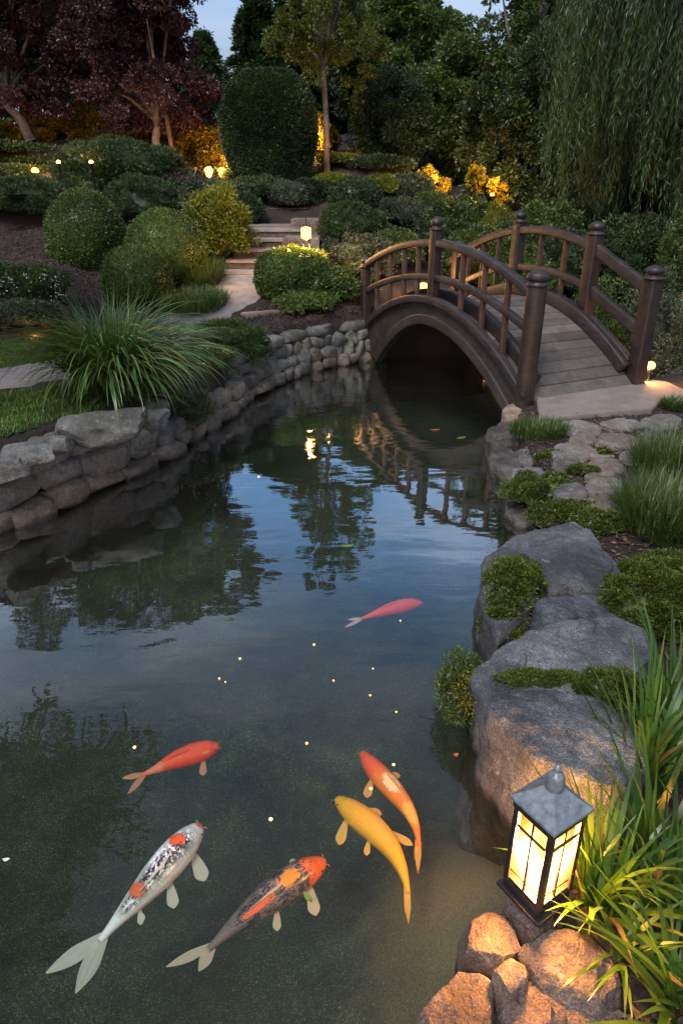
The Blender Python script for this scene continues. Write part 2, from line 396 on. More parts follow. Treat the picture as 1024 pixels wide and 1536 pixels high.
tag(link('ground', mesh_np('ground', V, grid_faces(len(xs), len(ys))[:, ::-1], M['soil'], True)), kind='structure')
# pond bed and water
xs2 = np.linspace(-4.2, 5.2, 150); ys2 = np.linspace(.0, 9.4, 150)
X2, Y2 = np.meshgrid(xs2, ys2, indexing='ij')
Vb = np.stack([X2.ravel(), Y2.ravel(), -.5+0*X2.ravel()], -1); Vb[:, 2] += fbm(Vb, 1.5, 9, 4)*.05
Vb[:, 2] += .42*np.exp(-(((Vb[:, 0]-.45)/.36)**2+((Vb[:, 1]-1.25)/.42)**2))  # shelf raised beside the lantern, added to catch its warm light
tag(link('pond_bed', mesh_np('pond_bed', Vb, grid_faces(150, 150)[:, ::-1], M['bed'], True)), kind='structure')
Vw = np.array([[-4.2, 0, 0], [5.2, 0, 0], [5.2, 9.4, 0], [-4.2, 9.4, 0]], float)
tag(link('water', mesh_np('water', Vw, np.array([[0, 1, 2, 3]]), M['water'], True)), kind='structure')

def strip(name, center, hw, mt, lift=.012, n=90, cross=9, noise=.0):
    C = np.array(center, float); s = np.concatenate([[0], np.cumsum(np.linalg.norm(np.diff(C, axis=0), axis=1))])
    t = np.linspace(0, s[-1], n); c = np.stack([np.interp(t, s, C[:, 0]), np.interp(t, s, C[:, 1])], -1)
    ker = np.ones(13)/13
    for q in (0, 1):
        pad = np.pad(c[:, q], 6, mode='reflect', reflect_type='odd'); c[:, q] = np.convolve(pad, ker, 'valid')
    T = np.gradient(c, axis=0); T /= np.linalg.norm(T, axis=1)[:, None]; Nn = np.stack([-T[:, 1], T[:, 0]], -1)
    h = np.interp(t, s, hw) if np.ndim(hw) else np.full(n, hw)
    u = np.linspace(-1, 1, cross)
    XY = c[:, None]+Nn[:, None]*(u[None, :, None]*h[:, None, None])
    XY = XY.reshape(-1, 2); z = G0(XY[:, 0], XY[:, 1])+lift+.022
    uu = np.tile(u, n); z = np.where(np.abs(uu) > .99, z-.06, z)
    return link(name, mesh_np(name, np.column_stack([XY, z]), grid_faces(n, cross), mt, True))
PATHC = [(-9, 4.6), (-4.4, 4.75), (-3.2, 4.95), (-2.45, 5.3), (-2.0, 6.2), (-1.75, 7.1), (-1.5, 7.8), (-1.25, 8.6), (-1.16, 9.55)]
tag(strip('path', PATHC, [.42, .40, .40, .38, .36, .36, .38, .42, .42], M['pathmat']), kind='structure')
PC = np.array(PATHC)
def pathdist(x, y):
    d = np.full(np.shape(x), 9.0)
    for (ax, ay), (bx, by) in zip(PC[:-1], PC[1:]):
        ex, ey = bx-ax, by-ay; t = np.clip(((x-ax)*ex+(y-ay)*ey)/(ex*ex+ey*ey), 0, 1)
        d = np.minimum(d, np.hypot(x-ax-t*ex, y-ay-t*ey))
    return d

# ------------------------------------------------------------------ rocks
_ico = {}
def ico(sub):
    if sub not in _ico:
        bm = bmesh.new(); bmesh.ops.create_icosphere(bm, subdivisions=sub, radius=1)
        _ico[sub] = (np.array([v.co[:] for v in bm.verts]), np.array([[v.index for v in f.verts] for f in bm.faces])); bm.free()
    return _ico[sub]
def rock_v(dims, seed, sub=4, e=.62, cuts=7, amp=.05, rotz=0, flat_top=None):
    V, Fc = ico(sub); r = np.random.default_rng(seed)
    p = np.sign(V)*np.abs(V)**e; p /= (np.abs(p)**4).sum(1)[:, None]**.25
    for k in range(cuts):
        n = r.normal(size=3); n /= np.linalg.norm(n); d = r.uniform(.62, .95)
        pr = p@n; p = p-n*np.maximum(0, pr-d)[:, None]*.9
    if flat_top: p[:, 2] = np.where(p[:, 2] > flat_top, flat_top+(p[:, 2]-flat_top)*.15, p[:, 2])
    nn = V
    p = p+nn*(fbm(p, 1.6, seed, 4)*amp*1.6)[:, None]+nn*(vnoise(p, 9, seed+5)*amp*.25)[:, None]
    p = p*np.array(dims)/2
    c, s = math.cos(rotz), math.sin(rotz)
    return np.stack([p[:, 0]*c-p[:, 1]*s, p[:, 0]*s+p[:, 1]*c, p[:, 2]], -1), Fc
def boulder_outline(px, ztop, zbot, mt, name, label, cat='boulder', group=None, seed=1, flare=1.08, tilt=(0, 0), dome=.35, amp=.02, parent=None, na=170, e=9, facets=False):
    """a rock whose plan outline is given by photo pixels at height ztop"""
    P = np.array(Z(px, ztop)); c = P.mean(0)
    ang = np.arctan2(P[:, 1]-c[1], P[:, 0]-c[0]); rr = np.hypot(P[:, 0]-c[0], P[:, 1]-c[1]); o = np.argsort(ang); ang, rr = ang[o], rr[o]
    th = np.linspace(-np.pi, np.pi, na, endpoint=False)
    R_ = np.interp(th, np.concatenate([ang-2*np.pi, ang, ang+2*np.pi]), np.tile(rr, 3))
    ker = np.array([1, 2, 3, 2, 1.])/9; R_ = np.convolve(np.concatenate([R_[-2:], R_, R_[:2]]), ker, 'valid')
    S = R_.mean(); H = ztop-zbot; dome = min(dome*1.6, .12)*S/H/.6; R_ = R_*(1.05 if facets else 1.0)
    rs, zs = [], []
    for u in np.linspace(0.02, 1, 40): rs.append(u*.95); zs.append(-H*dome*(u**e)*.6)
    for u in np.linspace(0, 1, 16)[1:]:
        rs.append(.95+.05*math.sin(u*1.57)+(flare-1)*u); zs.append(-H*dome*.6-(H*(1-dome*.6))*(u**1.25))
    rs = np.array(rs); zs = np.array(zs); n = len(rs)
    X = rs[:, None]*R_[None]*np.cos(th); Y = rs[:, None]*R_[None]*np.sin(th); Zc = np.repeat(zs[:, None], na, 1)
    V = np.stack([X, Y, Zc], -1).reshape(-1, 3)
    q = V/S
    V[:, 2] += (np.repeat(1-sst(.9, 1.1, rs), na))*(fbm(q, 1.3, seed, 5)*amp*S*5)+V[:, 0]*tilt[0]+V[:, 1]*tilt[1]
    fr = np.random.default_rng(seed+900)
    for kk in range(9):   # planar breaks
        a_ = fr.uniform(0, 6.283); el = fr.uniform(-.15, .30); nn_ = np.array([math.cos(a_)*math.cos(el), math.sin(a_)*math.cos(el), math.sin(el)])
        dist = fr.uniform(.86, .98)*(V@nn_).max(); V = V-nn_*np.maximum(0, V@nn_-dist)[:, None]*.9
    if facets:
        for kk in range(15):
            a_ = fr.uniform(0, 6.283); el = fr.uniform(.1, 1.25); nn_ = np.array([math.cos(a_)*math.cos(el), math.sin(a_)*math.cos(el), math.sin(el)])
            dist = fr.uniform(.72, .93)*(V@nn_).max(); V = V-nn_*np.maximum(0, V@nn_-dist)[:, None]
    V[:, 2] += fbm(V/S, 5.5, seed+8, 3)*S*.018+V[:, 0]*fr.uniform(-.1, .1)+V[:, 1]*fr.uniform(-.06, .1)
    d = V.copy(); d[:, 2] = 0; L_ = np.linalg.norm(d, axis=1)[:, None]+1e-6
    # facets in the side faces
    lat = np.repeat(sst(.5, 1.0, rs), na)[:, None]
    V += d/L_*(fbm(q*np.array([1, 1, .6]), 2.2, seed+3, 4)[:, None])*amp*S*5*lat
    V = np.concatenate([V, [[0, 0, V[:na, 2].mean()]]]); Fc = grid_faces(n, na, True)
    i = np.arange(na); j = (i+1) % na
    Fc = np.concatenate([Fc, np.stack([np.full(na, len(V)-1), i, j, j], -1)])
    T = np.concatenate([Fc[:, [0, 2, 1]], Fc[:len(Fc)-na][:, [0, 3, 2]]])
    T = np.concatenate([Fc[:len(Fc)-na][:, [0, 1, 2]], Fc[:len(Fc)-na][:, [0, 2, 3]], Fc[-na:][:, [0, 1, 2]]])[:, ::-1]
    T = T[:, ::-1] if False else T
    me = mesh_np(name, V, T, mt, True)
    bm = bmesh.new(); bm.from_mesh(me); bmesh.ops.recalc_face_normals(bm, faces=bm.faces[:]); bm.to_mesh(me); bm.free()
    if facets: me.set_sharp_from_angle(angle=R(24))
    o = link(name, me, parent, (c[0], c[1], ztop))
    if label: tag(o, label, cat, group)
    return o

# ------------------------------------------------------------------ foliage
def unit(v): return v/(np.linalg.norm(v, axis=1)[:, None]+1e-9)
def leaves(P, A, Nn, Ln, Wd, fold=.15):
    A = unit(A); S = unit(np.cross(A, Nn)); N2 = np.cross(S, A)
    Ln = np.broadcast_to(Ln, (len(P),))[:, None]; Wd = np.broadcast_to(Wd, (len(P),))[:, None]
    v0 = P; v1 = P+A*Ln*.45+S*Wd*.5+N2*Wd*fold; v2 = P+A*Ln; v3 = P+A*Ln*.45-S*Wd*.5+N2*Wd*fold
    V = np.stack([v0, v1, v2, v3], 1).reshape(-1, 3)
    return V, np.arange(len(V)).reshape(-1, 4)
def sph(n, r=None, lo=-1.0):
    r = r or rng
    z = r.uniform(lo, 1, n); a = r.uniform(0, 2*np.pi, n); s = np.sqrt(1-z*z)
    return np.stack([s*np.cos(a), s*np.sin(a), z], -1)
def core_v(c, rad, scale=.86, seed=0, lump=.1):
    nu, nv = 18, 26; th = np.linspace(.02, np.pi-.02, nu); ph = np.linspace(0, 2*np.pi, nv, endpoint=False)
    D = np.stack([np.sin(th)[:, None]*np.cos(ph), np.sin(th)[:, None]*np.sin(ph), np.repeat(np.cos(th)[:, None], nv, 1)], -1).reshape(-1, 3)
    rr = scale*(1+lump*fbm(D, 1.6, seed, 3))
    return D*rr[:, None]*np.array(rad)+np.array(c), grid_faces(nu, nv, True)
def superdir(D, e=1.0):
    if e == 1.0: return D
    p = 2/e; return D/(np.abs(D)**p).sum(1)[:, None]**(1/p)
def ball(c, rad, n, ll, lw, seed, lump=.05, ls=1.6, lo=-.7, up=.2, core=.93, e=1.0, jit=.02):
    r = np.random.default_rng(seed); D = sph(n, r, lo)
    rr = 1+lump*fbm(D, ls, seed, 3)+r.normal(0, jit, n)+r.exponential(.012, n)
    q = superdir(D, e)
    P = q*rr[:, None]*np.array(rad)+np.array(c)
    A = unit(D/np.array(rad)*np.mean(rad))+r.normal(0, .75, (n, 3))+[0, 0, up]
    N_ = unit(D+r.normal(0, .5, (n, 3)))
    s = r.uniform(.7, 1.25, n)
    parts = [leaves(P, A, N_, ll*s, lw*s)]
    if core:
        Vc, Fc = core_v((0, 0, 0), (1, 1, 1), core, seed, lump); Dc = unit(Vc); k = np.linalg.norm(Vc, axis=1)[:, None]
        parts.append((superdir(Dc, e)*k*np.array(rad)+np.array(c), Fc))
    return parts
def clumpy(c, rad, nc, nl, ll, lw, seed, cr=.3, lo=-.5, core=.6, up=.3, inner=.45):
    """loose shrub or crown: leaf clumps scattered through an ellipsoid"""
    r = np.random.default_rng(seed); D = sph(nc, r, lo)
    rad = np.array(rad); cc = D*(r.uniform(inner, 1.0, nc)**.6)[:, None]
    cc *= (1+.18*fbm(D, 1.3, seed, 2))[:, None]
    R_c = cr*r.uniform(.6, 1.25, nc)
    idx = r.integers(0, nc, nl); d = sph(nl, r, -.75)
    q = cc[idx]+d*(R_c[idx]*(r.uniform(0.25, 1, nl)**.45))[:, None]
    P = q*rad+np.array(c)
    A = d+r.normal(0, .6, (nl, 3))+unit(q)*.4+[0, 0, up-.2]
    N_ = unit(d+r.normal(0, .6, (nl, 3))+[0, 0, .4]); s = r.uniform(.65, 1.3, nl)
    parts = [leaves(P, A, N_, ll*s, lw*s)]
    if core: parts.append(core_v(c, rad, core, seed, .25))
    return parts
def blades(base, az, tilt, bend, ln, wd, seg=7, twist=.0, gutter=0.0):
    n = len(base); t = np.linspace(0, 1, seg+1)
    ang = tilt[:, None]+bend[:, None]*t[None]**1.3
    dl = ln[:, None]/seg
    hx = np.concatenate([np.zeros((n, 1)), np.cumsum(np.sin(ang[:, :-1])*dl, 1)], 1)
    hz = np.concatenate([np.zeros((n, 1)), np.cumsum(np.cos(ang[:, :-1])*dl, 1)], 1)
    ca, sa = np.cos(az)[:, None], np.sin(az)[:, None]
    C = np.stack([base[:, 0:1]+hx*ca, base[:, 1:2]+hx*sa, base[:, 2:3]+hz], -1)
    wv = wd[:, None]*np.clip(1.15*(1-t[None]**2.4)*(.55+.45*np.minimum(1, t[None]*5)), .02, 1)
    tw = twist*t[None]
    S = np.stack([-sa*np.cos(tw)+0*C[..., 0], ca*np.cos(tw)+0*C[..., 0], np.sin(tw)+0*C[..., 0]], -1)
    Vl = C+S*wv[..., None]/2; Vr = C-S*wv[..., None]/2
    V = np.stack([Vl, Vr], 2).reshape(n, -1, 3)
    f = np.array([[2*i, 2*i+1, 2*i+3, 2*i+2] for i in range(seg)])
    Fc = (f[None]+np.arange(n)[:, None, None]*(2*(seg+1))).reshape(-1, 4)
    return V.reshape(-1, 3), Fc
def tuft(c, n, r0, ln, wd, seed, tilt=(.0, .5), bend=(.5, 1.4), seg=7, az=(0, 6.283), twist=.3, ell=(1, 1)):
    r = np.random.default_rng(seed); a = r.uniform(*az, n); q = np.sqrt(r.uniform(0, 1, n))*r0
    a0 = r.uniform(0, 6.283, n)
    base = np.stack([c[0]+q*np.cos(a0)*ell[0], c[1]+q*np.sin(a0)*ell[1], np.full(n, c[2])], -1)
    a = np.where(r.uniform(0, 1, n) < .6, np.arctan2(np.sin(a0), np.cos(a0))+r.normal(0, .5, n), a) if az == (0, 6.283) else a
    return blades(base, a, r.uniform(*tilt, n), r.uniform(*bend, n), ln*r.uniform(.6, 1.15, n), wd*r.uniform(.6, 1.2, n), seg, twist)
def build(name, parts, mats, parent=None, loc=(0, 0, 0), smooth=False):
    V, Fc, mi = join(parts)
    return link(name, mesh_np(name, V, Fc, mats, smooth, mi), parent, loc)

def trunk_v(pts, r0, r1, n=10, seed=0):
    P = np.array(pts, float); s = np.linspace(0, len(P)-1, 26)
    C = np.stack([np.interp(s, range(len(P)), P[:, k]) for k in range(3)], -1)
    for k in range(2): C[1:-1] = (C[:-2]+2*C[1:-1]+C[2:])/4
    rr = np.linspace(r0, r1, 26)*(1+.12*vnoise(C, 4, seed)); rr[0] *= 1.35; rr[1] *= 1.12
    return tube(C, rr, n)
def limbs(c, rad, base, seed, n=7, r0=.05):
    r = np.random.default_rng(seed); out = []
    for k in range(n):
        d = sph(1, r, .0)[0]; e = np.array(c)+d*np.array(rad)*.75; mid = (np.array(base)+e)/2+r.normal(0, .06, 3)+[0, 0, .1]
        out.append(trunk_v([base, mid, e], r0*r.uniform(.6, 1), r0*.2, 7, k))
    return out

def shrub(px, ytop, wpx, Y, kind, label, name='shrub', cat='shrub', group=None, mat_='leaf_mid', h=None, dy=0, dens=1.0, ls=1.0, seed=None, sink=.1):
    """a shrub whose crown is centred on photo column px, topping at row ytop, at distance Y"""
    seed = seed or int(px*7+ytop*13+Y*5)
    top = at(px, ytop, Y); dp = depth(top); rx = wpx/2*dp/F
    x, y = top[0], Y+dy; g = gz(x, y); zt = top[2]; H = max(zt-g, .12) if h is None else h
    rz = H/2+sink*H/2; cz = zt-rz; rad = (rx, rx*.95, rz)
    c = (0, 0, cz-g)
    px_m = dp/683.0   # metres per render pixel at this depth
    lf = max(px_m*1.9, .016)*ls
    area = rx*rx*2+rx*H*3
    if kind == 'clip':
        n = int(min(90000, 2.6*area/(lf*lf*.5))*dens); parts = ball(c, rad, n, lf*1.25, lf*.7, seed, .045, 2.0)
        e = 1
    elif kind == 'box':
        n = int(min(90000, 2.6*area/(lf*lf*.5))*dens); parts = ball(c, rad, n, lf*1.3, lf*.8, seed, .06, 2.6, e=.7)
    elif kind == 'loose':
        n = int(min(80000, 2.6*area/(lf*lf*.5))*dens)
        parts = clumpy(c, rad, int(70*dens)+20, n, lf*1.7, lf*.85, seed, .24, core=.68)
    elif kind == 'fine':
        n = int(min(80000, 3.2*area/(lf*lf*.4))*dens)
        parts = clumpy(c, rad, 60, n, lf*2.3, lf*.4, seed, .28, core=.62, up=.7)
    elif kind == 'tufty':
        n = int(min(80000, 3.0*area/(lf*lf*.4))*dens)
        parts = clumpy(c, rad, 110, n, lf*1.8, lf*.45, seed, .17, core=.78, up=.6, inner=.85)
    th = thing(name, label, cat, (x, y, g), group)
    build('crown', parts, M[mat_] if isinstance(mat_, str) else mat_, th)
    if kind in ('loose', 'fine') and H > .5:
        build('stem', [trunk_v([(0, 0, -.05), (.02, 0, H*.3), (0, .03, H*.6)], .03*H+.012, .012, 8)], M['bark_dark'], th)
    return th

def tree(px, base_py, Y, crown, label, mat_, bark='bark', name='tree', lean=0, r0=.1, nc=120, nl=60000, lf=.06, wide=.5, cr=.22, seed=1, ztrunk=None, core=.0, group=None, cat='tree', wisp=0, limbn=9):
    """crown = list of (px, py, rx_m, ry_m, rz_m) blobs at distance Y"""
    b = at(px, base_py, Y); x, y = b[0], Y; g = gz(x, y)
    th = thing(name, label, cat, (x, y, g), group)
    parts = []; cs = []
    for k, (cx, cy, rx, ry, rz) in enumerate(crown):
        q = at(cx, cy, Y); c = (q[0]-x, 0, q[2]-g); cs.append((c, (rx, ry, rz)))
    tot = sum(a[1][0]*a[1][2] for a in cs)
    for k, (c, rad) in enumerate(cs):
        f = rad[0]*rad[2]/tot
        parts += clumpy(c, rad, max(12, int(nc*f)), int(nl*f), lf, lf*wide, seed+k, cr, -.95, core, 0, .3)
    build('crown', parts, M[mat_], th)
    c0, r_ = cs[0]
    fork = (c0[0]*.6+lean, 0, c0[2]-r_[2]*.55)
    tp = [trunk_v([(0, 0, -.1), (lean*.4, 0, fork[2]*.5), fork], r0, r0*.7, 12, seed)]
    for k, (c, rad) in enumerate(cs): tp += limbs(c, rad, fork, seed+k, max(3, limbn//len(cs)), r0*.55)
    build('trunk', tp, M[bark], th, smooth=True)
    return th

# ================================================================== BRIDGE
A0 = np.array([1.55, 5.52]); BU = np.array([-.44, .898]); BU /= np.linalg.norm(BU); BV = np.array([BU[1], -BU[0]]); BW = 1.15
def BP(s, v, z):
    q = A0+BU*s+BV*v; return np.array([q[0], q[1], z])
def arc(s, ends, top, mid=1.45, hl=1.5): return ends+(top-ends)*(1-((s-mid)/hl)**2)
zdeck = lambda s: arc(s, .20, .80)
bridge = thing('footbridge', 'dark wooden arched footbridge with railings and knobbed posts over the pond', 'footbridge', (0, 0, 0))
SS = np.linspace(0, 2.9, 40)
# deck planks as one mesh
bmd = bmesh.new(); s = -.04; k = 0
while s < 2.93:
    wd = .104+random.uniform(-.006, .006); s1 = s+wd
    za, zb = zdeck(s+.004), zdeck(s1-.004)
    dz = random.uniform(-.003, .003)
    vs = []
    for (ss, zz) in ((s+.004, za), (s1-.004, zb)):
        for v in (-.0+random.uniform(0, .01), BW+random.uniform(-.01, .0)):
            for h in (-.04, 0.0): vs.append(bmd.verts.new(BP(ss, v, zz+h+dz)))
    a = vs
    for f in ((1, 3, 7, 5), (0, 4, 6, 2), (0, 1, 5, 4), (2, 6, 7, 3), (0, 2, 3, 1), (4, 5, 7, 6)):
        bmd.faces.new([a[i] for i in f])
    s = s1; k += 1
bmesh.ops.recalc_face_normals(bmd, faces=bmd.faces[:])
bmesh.ops.bevel(bmd, geom=bmd.edges[:], offset=.003, segments=1, affect='EDGES')
me = bpy.data.meshes.new('deck'); bmd.to_mesh(me); bmd.free()
mm = NT('deck_planks'); isl = mm.n('ShaderNodeNewGeometry').outputs['Random Per Island']
mpv = mm.n('ShaderNodeMapping', {0: mm.pos(), 'Rotation': (0, 0, R(26)), 'Scale': (2.5, 40, 10)}).outputs[0]
gr_ = mm.noise(3, 5, mpv, .65); col = mm.ramp(isl, [(0, (.075, .062, .054)), (.5, (.11, .092, .08)), (1, (.15, .125, .11))])
col = mm.mix(1.0, col, mm.ramp(gr_, [(.3, (.6, .6, .6)), (.7, (1.3, 1.3, 1.3))]), 'MULTIPLY')
col = mm.mix(1.0, col, mm.ramp(mm.noise(5, 5, mm.pos(), .7), [(.3, (.6, .6, .62)), (.7, (1.25, 1.25, 1.2))]), 'MULTIPLY')
me.materials.append(mm.fin(mm.pbr(col, .6, mm.bump(gr_, .5, .004)))); link('deck', me, bridge)
loarc = lambda s: .59-np.where(np.asarray(s) < 1.45, .33, .54)*(np.asarray(s)-1.45)**2
def fascia(v0, v1, name):
    s = np.linspace(.0, 2.9, 60); up = zdeck(s)+.015; lo = np.maximum(loarc(s), -.3)
    V = []; 
    for v in (v0, v1):
        for z in (up, lo): V += [BP(a, v, b) for a, b in zip(s, z)]
    n = 60; Fc = []
    for i in range(n-1):
        Fc += [(i, i+1, n+i+1, n+i), (2*n+i, 3*n+i, 3*n+i+1, 2*n+i+1), (i, 2*n+i, 2*n+i+1, i+1), (n+i, n+i+1, 3*n+i+1, 3*n+i)]
    for i in (0, n-1): Fc.append((i, n+i, 3*n+i, 2*n+i))
    return link(name, fix_me(name, V, Fc, M['beamwood'], True, auto=R(40)), bridge)
fascia(-.07, -.005, 'side_beam'); fascia(BW+.005, BW+.07, 'side_beam')
def rail(fn, s0, s1, v, sq, name, mat_='railwood', n=34):
    s = np.linspace(s0, s1, n); P = [BP(a, v, fn(a)) for a in s]
    V, Fc = tube(P, 1.0, 20, sq); return link(name, fix_me(name, V, Fc, M[mat_], True), bridge)
lowarc = lambda s: float(loarc(s))+.05
for v in (-.085, BW+.085):
    rail(lambda s: zdeck(s)+.03, -.05, 2.95, v, (.075, .075), 'edge_trim', 'railwood', 50)
    rail(lowarc, .12, 2.5, v+(.006 if v < 0 else -.006), (.05, .10), 'arch_rib', 'beamwood', 50)
for v in (.09, BW-.06):
    rail(lambda s: zdeck(s)+.06, .05, 2.88, v, (.075, .12), 'curb_beam', 'railwood', 40)
vl, vr = -.05, BW+.05
topL = lambda s: arc(s, 1.0, 1.335, 1.40, 1.45); midL = lambda s: arc(s, .73, 1.03, 1.40, 1.45)
rail(topL, .0, 3.02, vl, (.085, .07), 'top_rail'); rail(midL, .0, 2.98, vl, (.06, .06), 'middle_rail')
def topR(s):
    f = arc(s, 1.0, 1.42, 1.5, 1.5); f7 = arc(.72, 1.0, 1.42, 1.5, 1.5)
    return f if s > .72 else 1.0+(f7-1.0)*s/.72
midR = lambda s: topR(s)-.36
rail(topR, .72, 3.0, vr, (.085, .075), 'top_rail'); rail(midR, .72, 3.0, vr, (.06, .07), 'middle_rail')
rail(topR, .0, .72, vr, (.075, .10), 'top_rail'); rail(midR, .0, .72, vr, (.065, .10), 'middle_rail')
def post(s, v, zb, zt, w, rnd=False):
    """zt = top of the finial"""
    c = BP(s, v, 0); fh = .125 if w > .11 else .12; zk = zt-fh
    if rnd: V, Fc = tube([(c[0], c[1], z) for z in np.linspace(zb, zk, 8)], [w/2*q for q in (1.04, 1, 1, 1, 1, 1, 1, .98)], 24)
    else:
        V, Fc = tube([(0, 0, z) for z in np.linspace(zb, zk, 4)], 1.0, 24, (w, w))
        a = math.atan2(BU[1], BU[0]); V = np.stack([V[:, 0]*math.cos(a)-V[:, 1]*math.sin(a)+c[0], V[:, 0]*math.sin(a)+V[:, 1]*math.cos(a)+c[1], V[:, 2]], -1)
    p = link('post', fix_me('post', V, Fc, M['darkwood'], True, auto=R(50)), bridge)
    q = w/2
    if rnd: prof = [(q*1.0, 0), (q*1.08, .006), (q*1.1, .02), (q*.96, .03), (q*.9, .038), (q*1.0, .045), (q*1.12, .06), (q*1.1, .085), (q*.85, .108), (q*.4, .122), (.001, .125)]
    else: prof = [(q*1.0, 0), (q*1.3, .004), (q*1.3, .022), (q*.8, .03), (q*.72, .04), (q*.95, .05), (q*1.12, .066), (q*1.1, .085), (q*.8, .104), (q*.3, .119), (.001, .122)]
    V, Fc = lathe(prof, 24); V = V+[c[0], c[1], zk+.001]
    link('finial', fix_me('finial', V, Fc, M['metal_dark'] if False else M['railwood'], True), p)
post(0, vl, .12, 1.225, .155, True); post(1.44, vl, zdeck(1.44)-.03, 1.56, .095); post(2.8, vl, .1, 1.12, .10)
post(0, vr, .12, 1.215, .135); post(.72, vr, zdeck(.72)-.2, 1.53, .125); post(1.79, vr, zdeck(1.79)-.1, 1.60, .115); post(2.85, vr, .15, 1.25, .11)
def baluster(s, v, fn, w=.052, lean=0):
    V, Fc = tube([BP(s+lean, v, z) for z in (zdeck(s)-.02, fn(s)*.5+zdeck(s)*.5, fn(s)-.02)], 1.0, 16, (w, w*.8))
    link('baluster', fix_me('baluster', V, Fc, M['slat'], True, auto=R(40)), bridge)
for s in (.34, .66, .98, 1.72, 1.98, 2.26, 2.54): baluster(s, vl, topL)
for s in (1.08, 1.43, 2.1, 2.36, 2.62): baluster(s, vr, topR)
# abutments of upright timbers
for (sa, nm) in ((2.78, 'abutment'), (.06, 'abutment')):
    parts = []
    for i in range(15):
        v = -.02+i*(BW+.04)/14; c = BP(sa, v, 0); parts.append(tube([(c[0], c[1], z) for z in (-.5, 0, .25, .42 if sa > 1 else .16)], .043*random.uniform(.9, 1.05), 10))
    V, Fc, _ = join(parts); link(nm, fix_me(nm, V, Fc, M['beamwood'], True), bridge)

# ================================================================== LEFT RETAINING WALL (one dry-stone wall, its stones as parts)
WL = np.array([(-2.6, 3.0), (-2.25, 3.25)]+LS); WL[-1] = (.45, 7.97)
ws = np.concatenate([[0], np.cumsum(np.linalg.norm(np.diff(WL, axis=0), axis=1))])
def wpt(s):
    p = np.array([np.interp(s, ws, WL[:, 0]), np.interp(s, ws, WL[:, 1])]); q = np.array([np.interp(s+.1, ws, WL[:, 0]), np.interp(s+.1, ws, WL[:, 1])])
    r_ = np.array([np.interp(s-.1, ws, WL[:, 0]), np.interp(s-.1, ws, WL[:, 1])]); t = q-r_; t /= np.linalg.norm(t)
    return p, t, np.array([-t[1], t[0]])
wall = thing('stone_wall', 'low dry stone retaining wall of rounded grey stones along the left pond bank', 'wall', (0, 0, 0))
TOT = ws[-1]; rw = random.Random(5)
def put_stone(s, z, ln, ht, dp, out, seed, flat=None, cuts=5, e=.5):
    p, t, n = wpt(s); c = p+n*out; a = math.atan2(t[1], t[0])+rw.uniform(-.08, .08)
    V, Fc = rock_v((ln, dp, ht), seed, 3, e, cuts, .05, a, flat)
    tl = rw.uniform(-.12, .12)
    link('stone', mesh_np('stone', V, Fc, M['wallstone'], True), wall, (c[0], c[1], z))
zone = lambda s: 0 if s < 2.35 else (1 if s < 3.6 else 2)   # near high wall, low middle, neat far wall
seed = 100
for course in range(4):
    s = -.05+course*.09
    while s < TOT:
        zn = zone(s)
        if zn == 0: ln = rw.uniform(.22, .40); ht = .135; nC = 3
        elif zn == 1: ln = rw.uniform(.15, .24); ht = .11; nC = 2
        else: ln = rw.uniform(.13, .23); ht = .118; nC = 3
        if course >= nC: s += ln; continue
        seed += 1
        hh = ht*rw.uniform(1.15, 1.4); z = course*ht+.045+rw.uniform(-.01, .01)
        put_stone(s+ln/2, z, ln*1.2, hh*1.12, rw.uniform(.2, .26), .05+course*(.05 if zn == 0 else .035)+rw.uniform(-.015, .015), seed)
        s += ln
# cap stones of the far stretch
s = 3.55
while s < TOT-.05:
    ln = rw.uniform(.3, .46); seed += 1
    put_stone(s+ln/2, .40, ln*1.03, .12, .30, .17, seed, .8, 2, .36); s += ln
# dark fill behind the stones
sB = np.linspace(0, TOT, 90); Vb = []; 
for z in (-.4, .30):
    for q in sB:
        p, t, n = wpt(q); hz_ = z if z < 0 else (.30 if zone(q) == 0 else .16 if zone(q) == 1 else .33); c = p+n*(.09+max(z, 0)*.35); Vb.append((c[0], c[1], hz_))
for q in sB:
    p, t, n = wpt(q); hz_ = (.31 if zone(q) == 0 else .17 if zone(q) == 1 else .34); c = p+n*.4; Vb.append((c[0], c[1], hz_))
link('fill', mesh_np('fill', np.array(Vb), grid_faces(3, 90)[:, ::-1], M['soil'], True), wall)
def boulder(pxc, pyc, zc, dims, rot, mt, name, label, seed, cat='boulder', group=None, e=.6, sub=5, cuts=7, flat=None, amp=.05):
    p = atz(pxc, pyc, zc); V, Fc = rock_v(dims, seed, sub, e, cuts, amp, R(rot), flat)
    return tag(link(name, mesh_np(name, V, Fc, M[mt], True), None, p), label, cat, group)
boulder(158, 637, .44, (.56, .33, .21), 28, 'wallstone', 'boulder', 'large flat-topped grey boulder resting on top of the left stone wall below the arching grass', 11, amp=.06, flat=.75)
boulder(232, 628, .36, (.22, .2, .14), 20, 'wallstone', 'boulder', 'smaller grey stone right beside the large flat boulder on the left wall', 12)
boulder(46, 683, .40, (.30, .2, .13), 20, 'wallstone', 'boulder', 'rounded oval stone on the wall top at the lawn edge, second from the left', 14)
boulder(88, 664, .40, (.18, .16, .10), 20, 'wallstone', 'boulder', 'smallest rounded stone on the wall top, between oval stone and large flat boulder', 15)
boulder(2, 702, .38, (.28, .22, .15), 30, 'wallstone', 'boulder', 'rounded stone on the wall top cut by the left frame edge', 16)

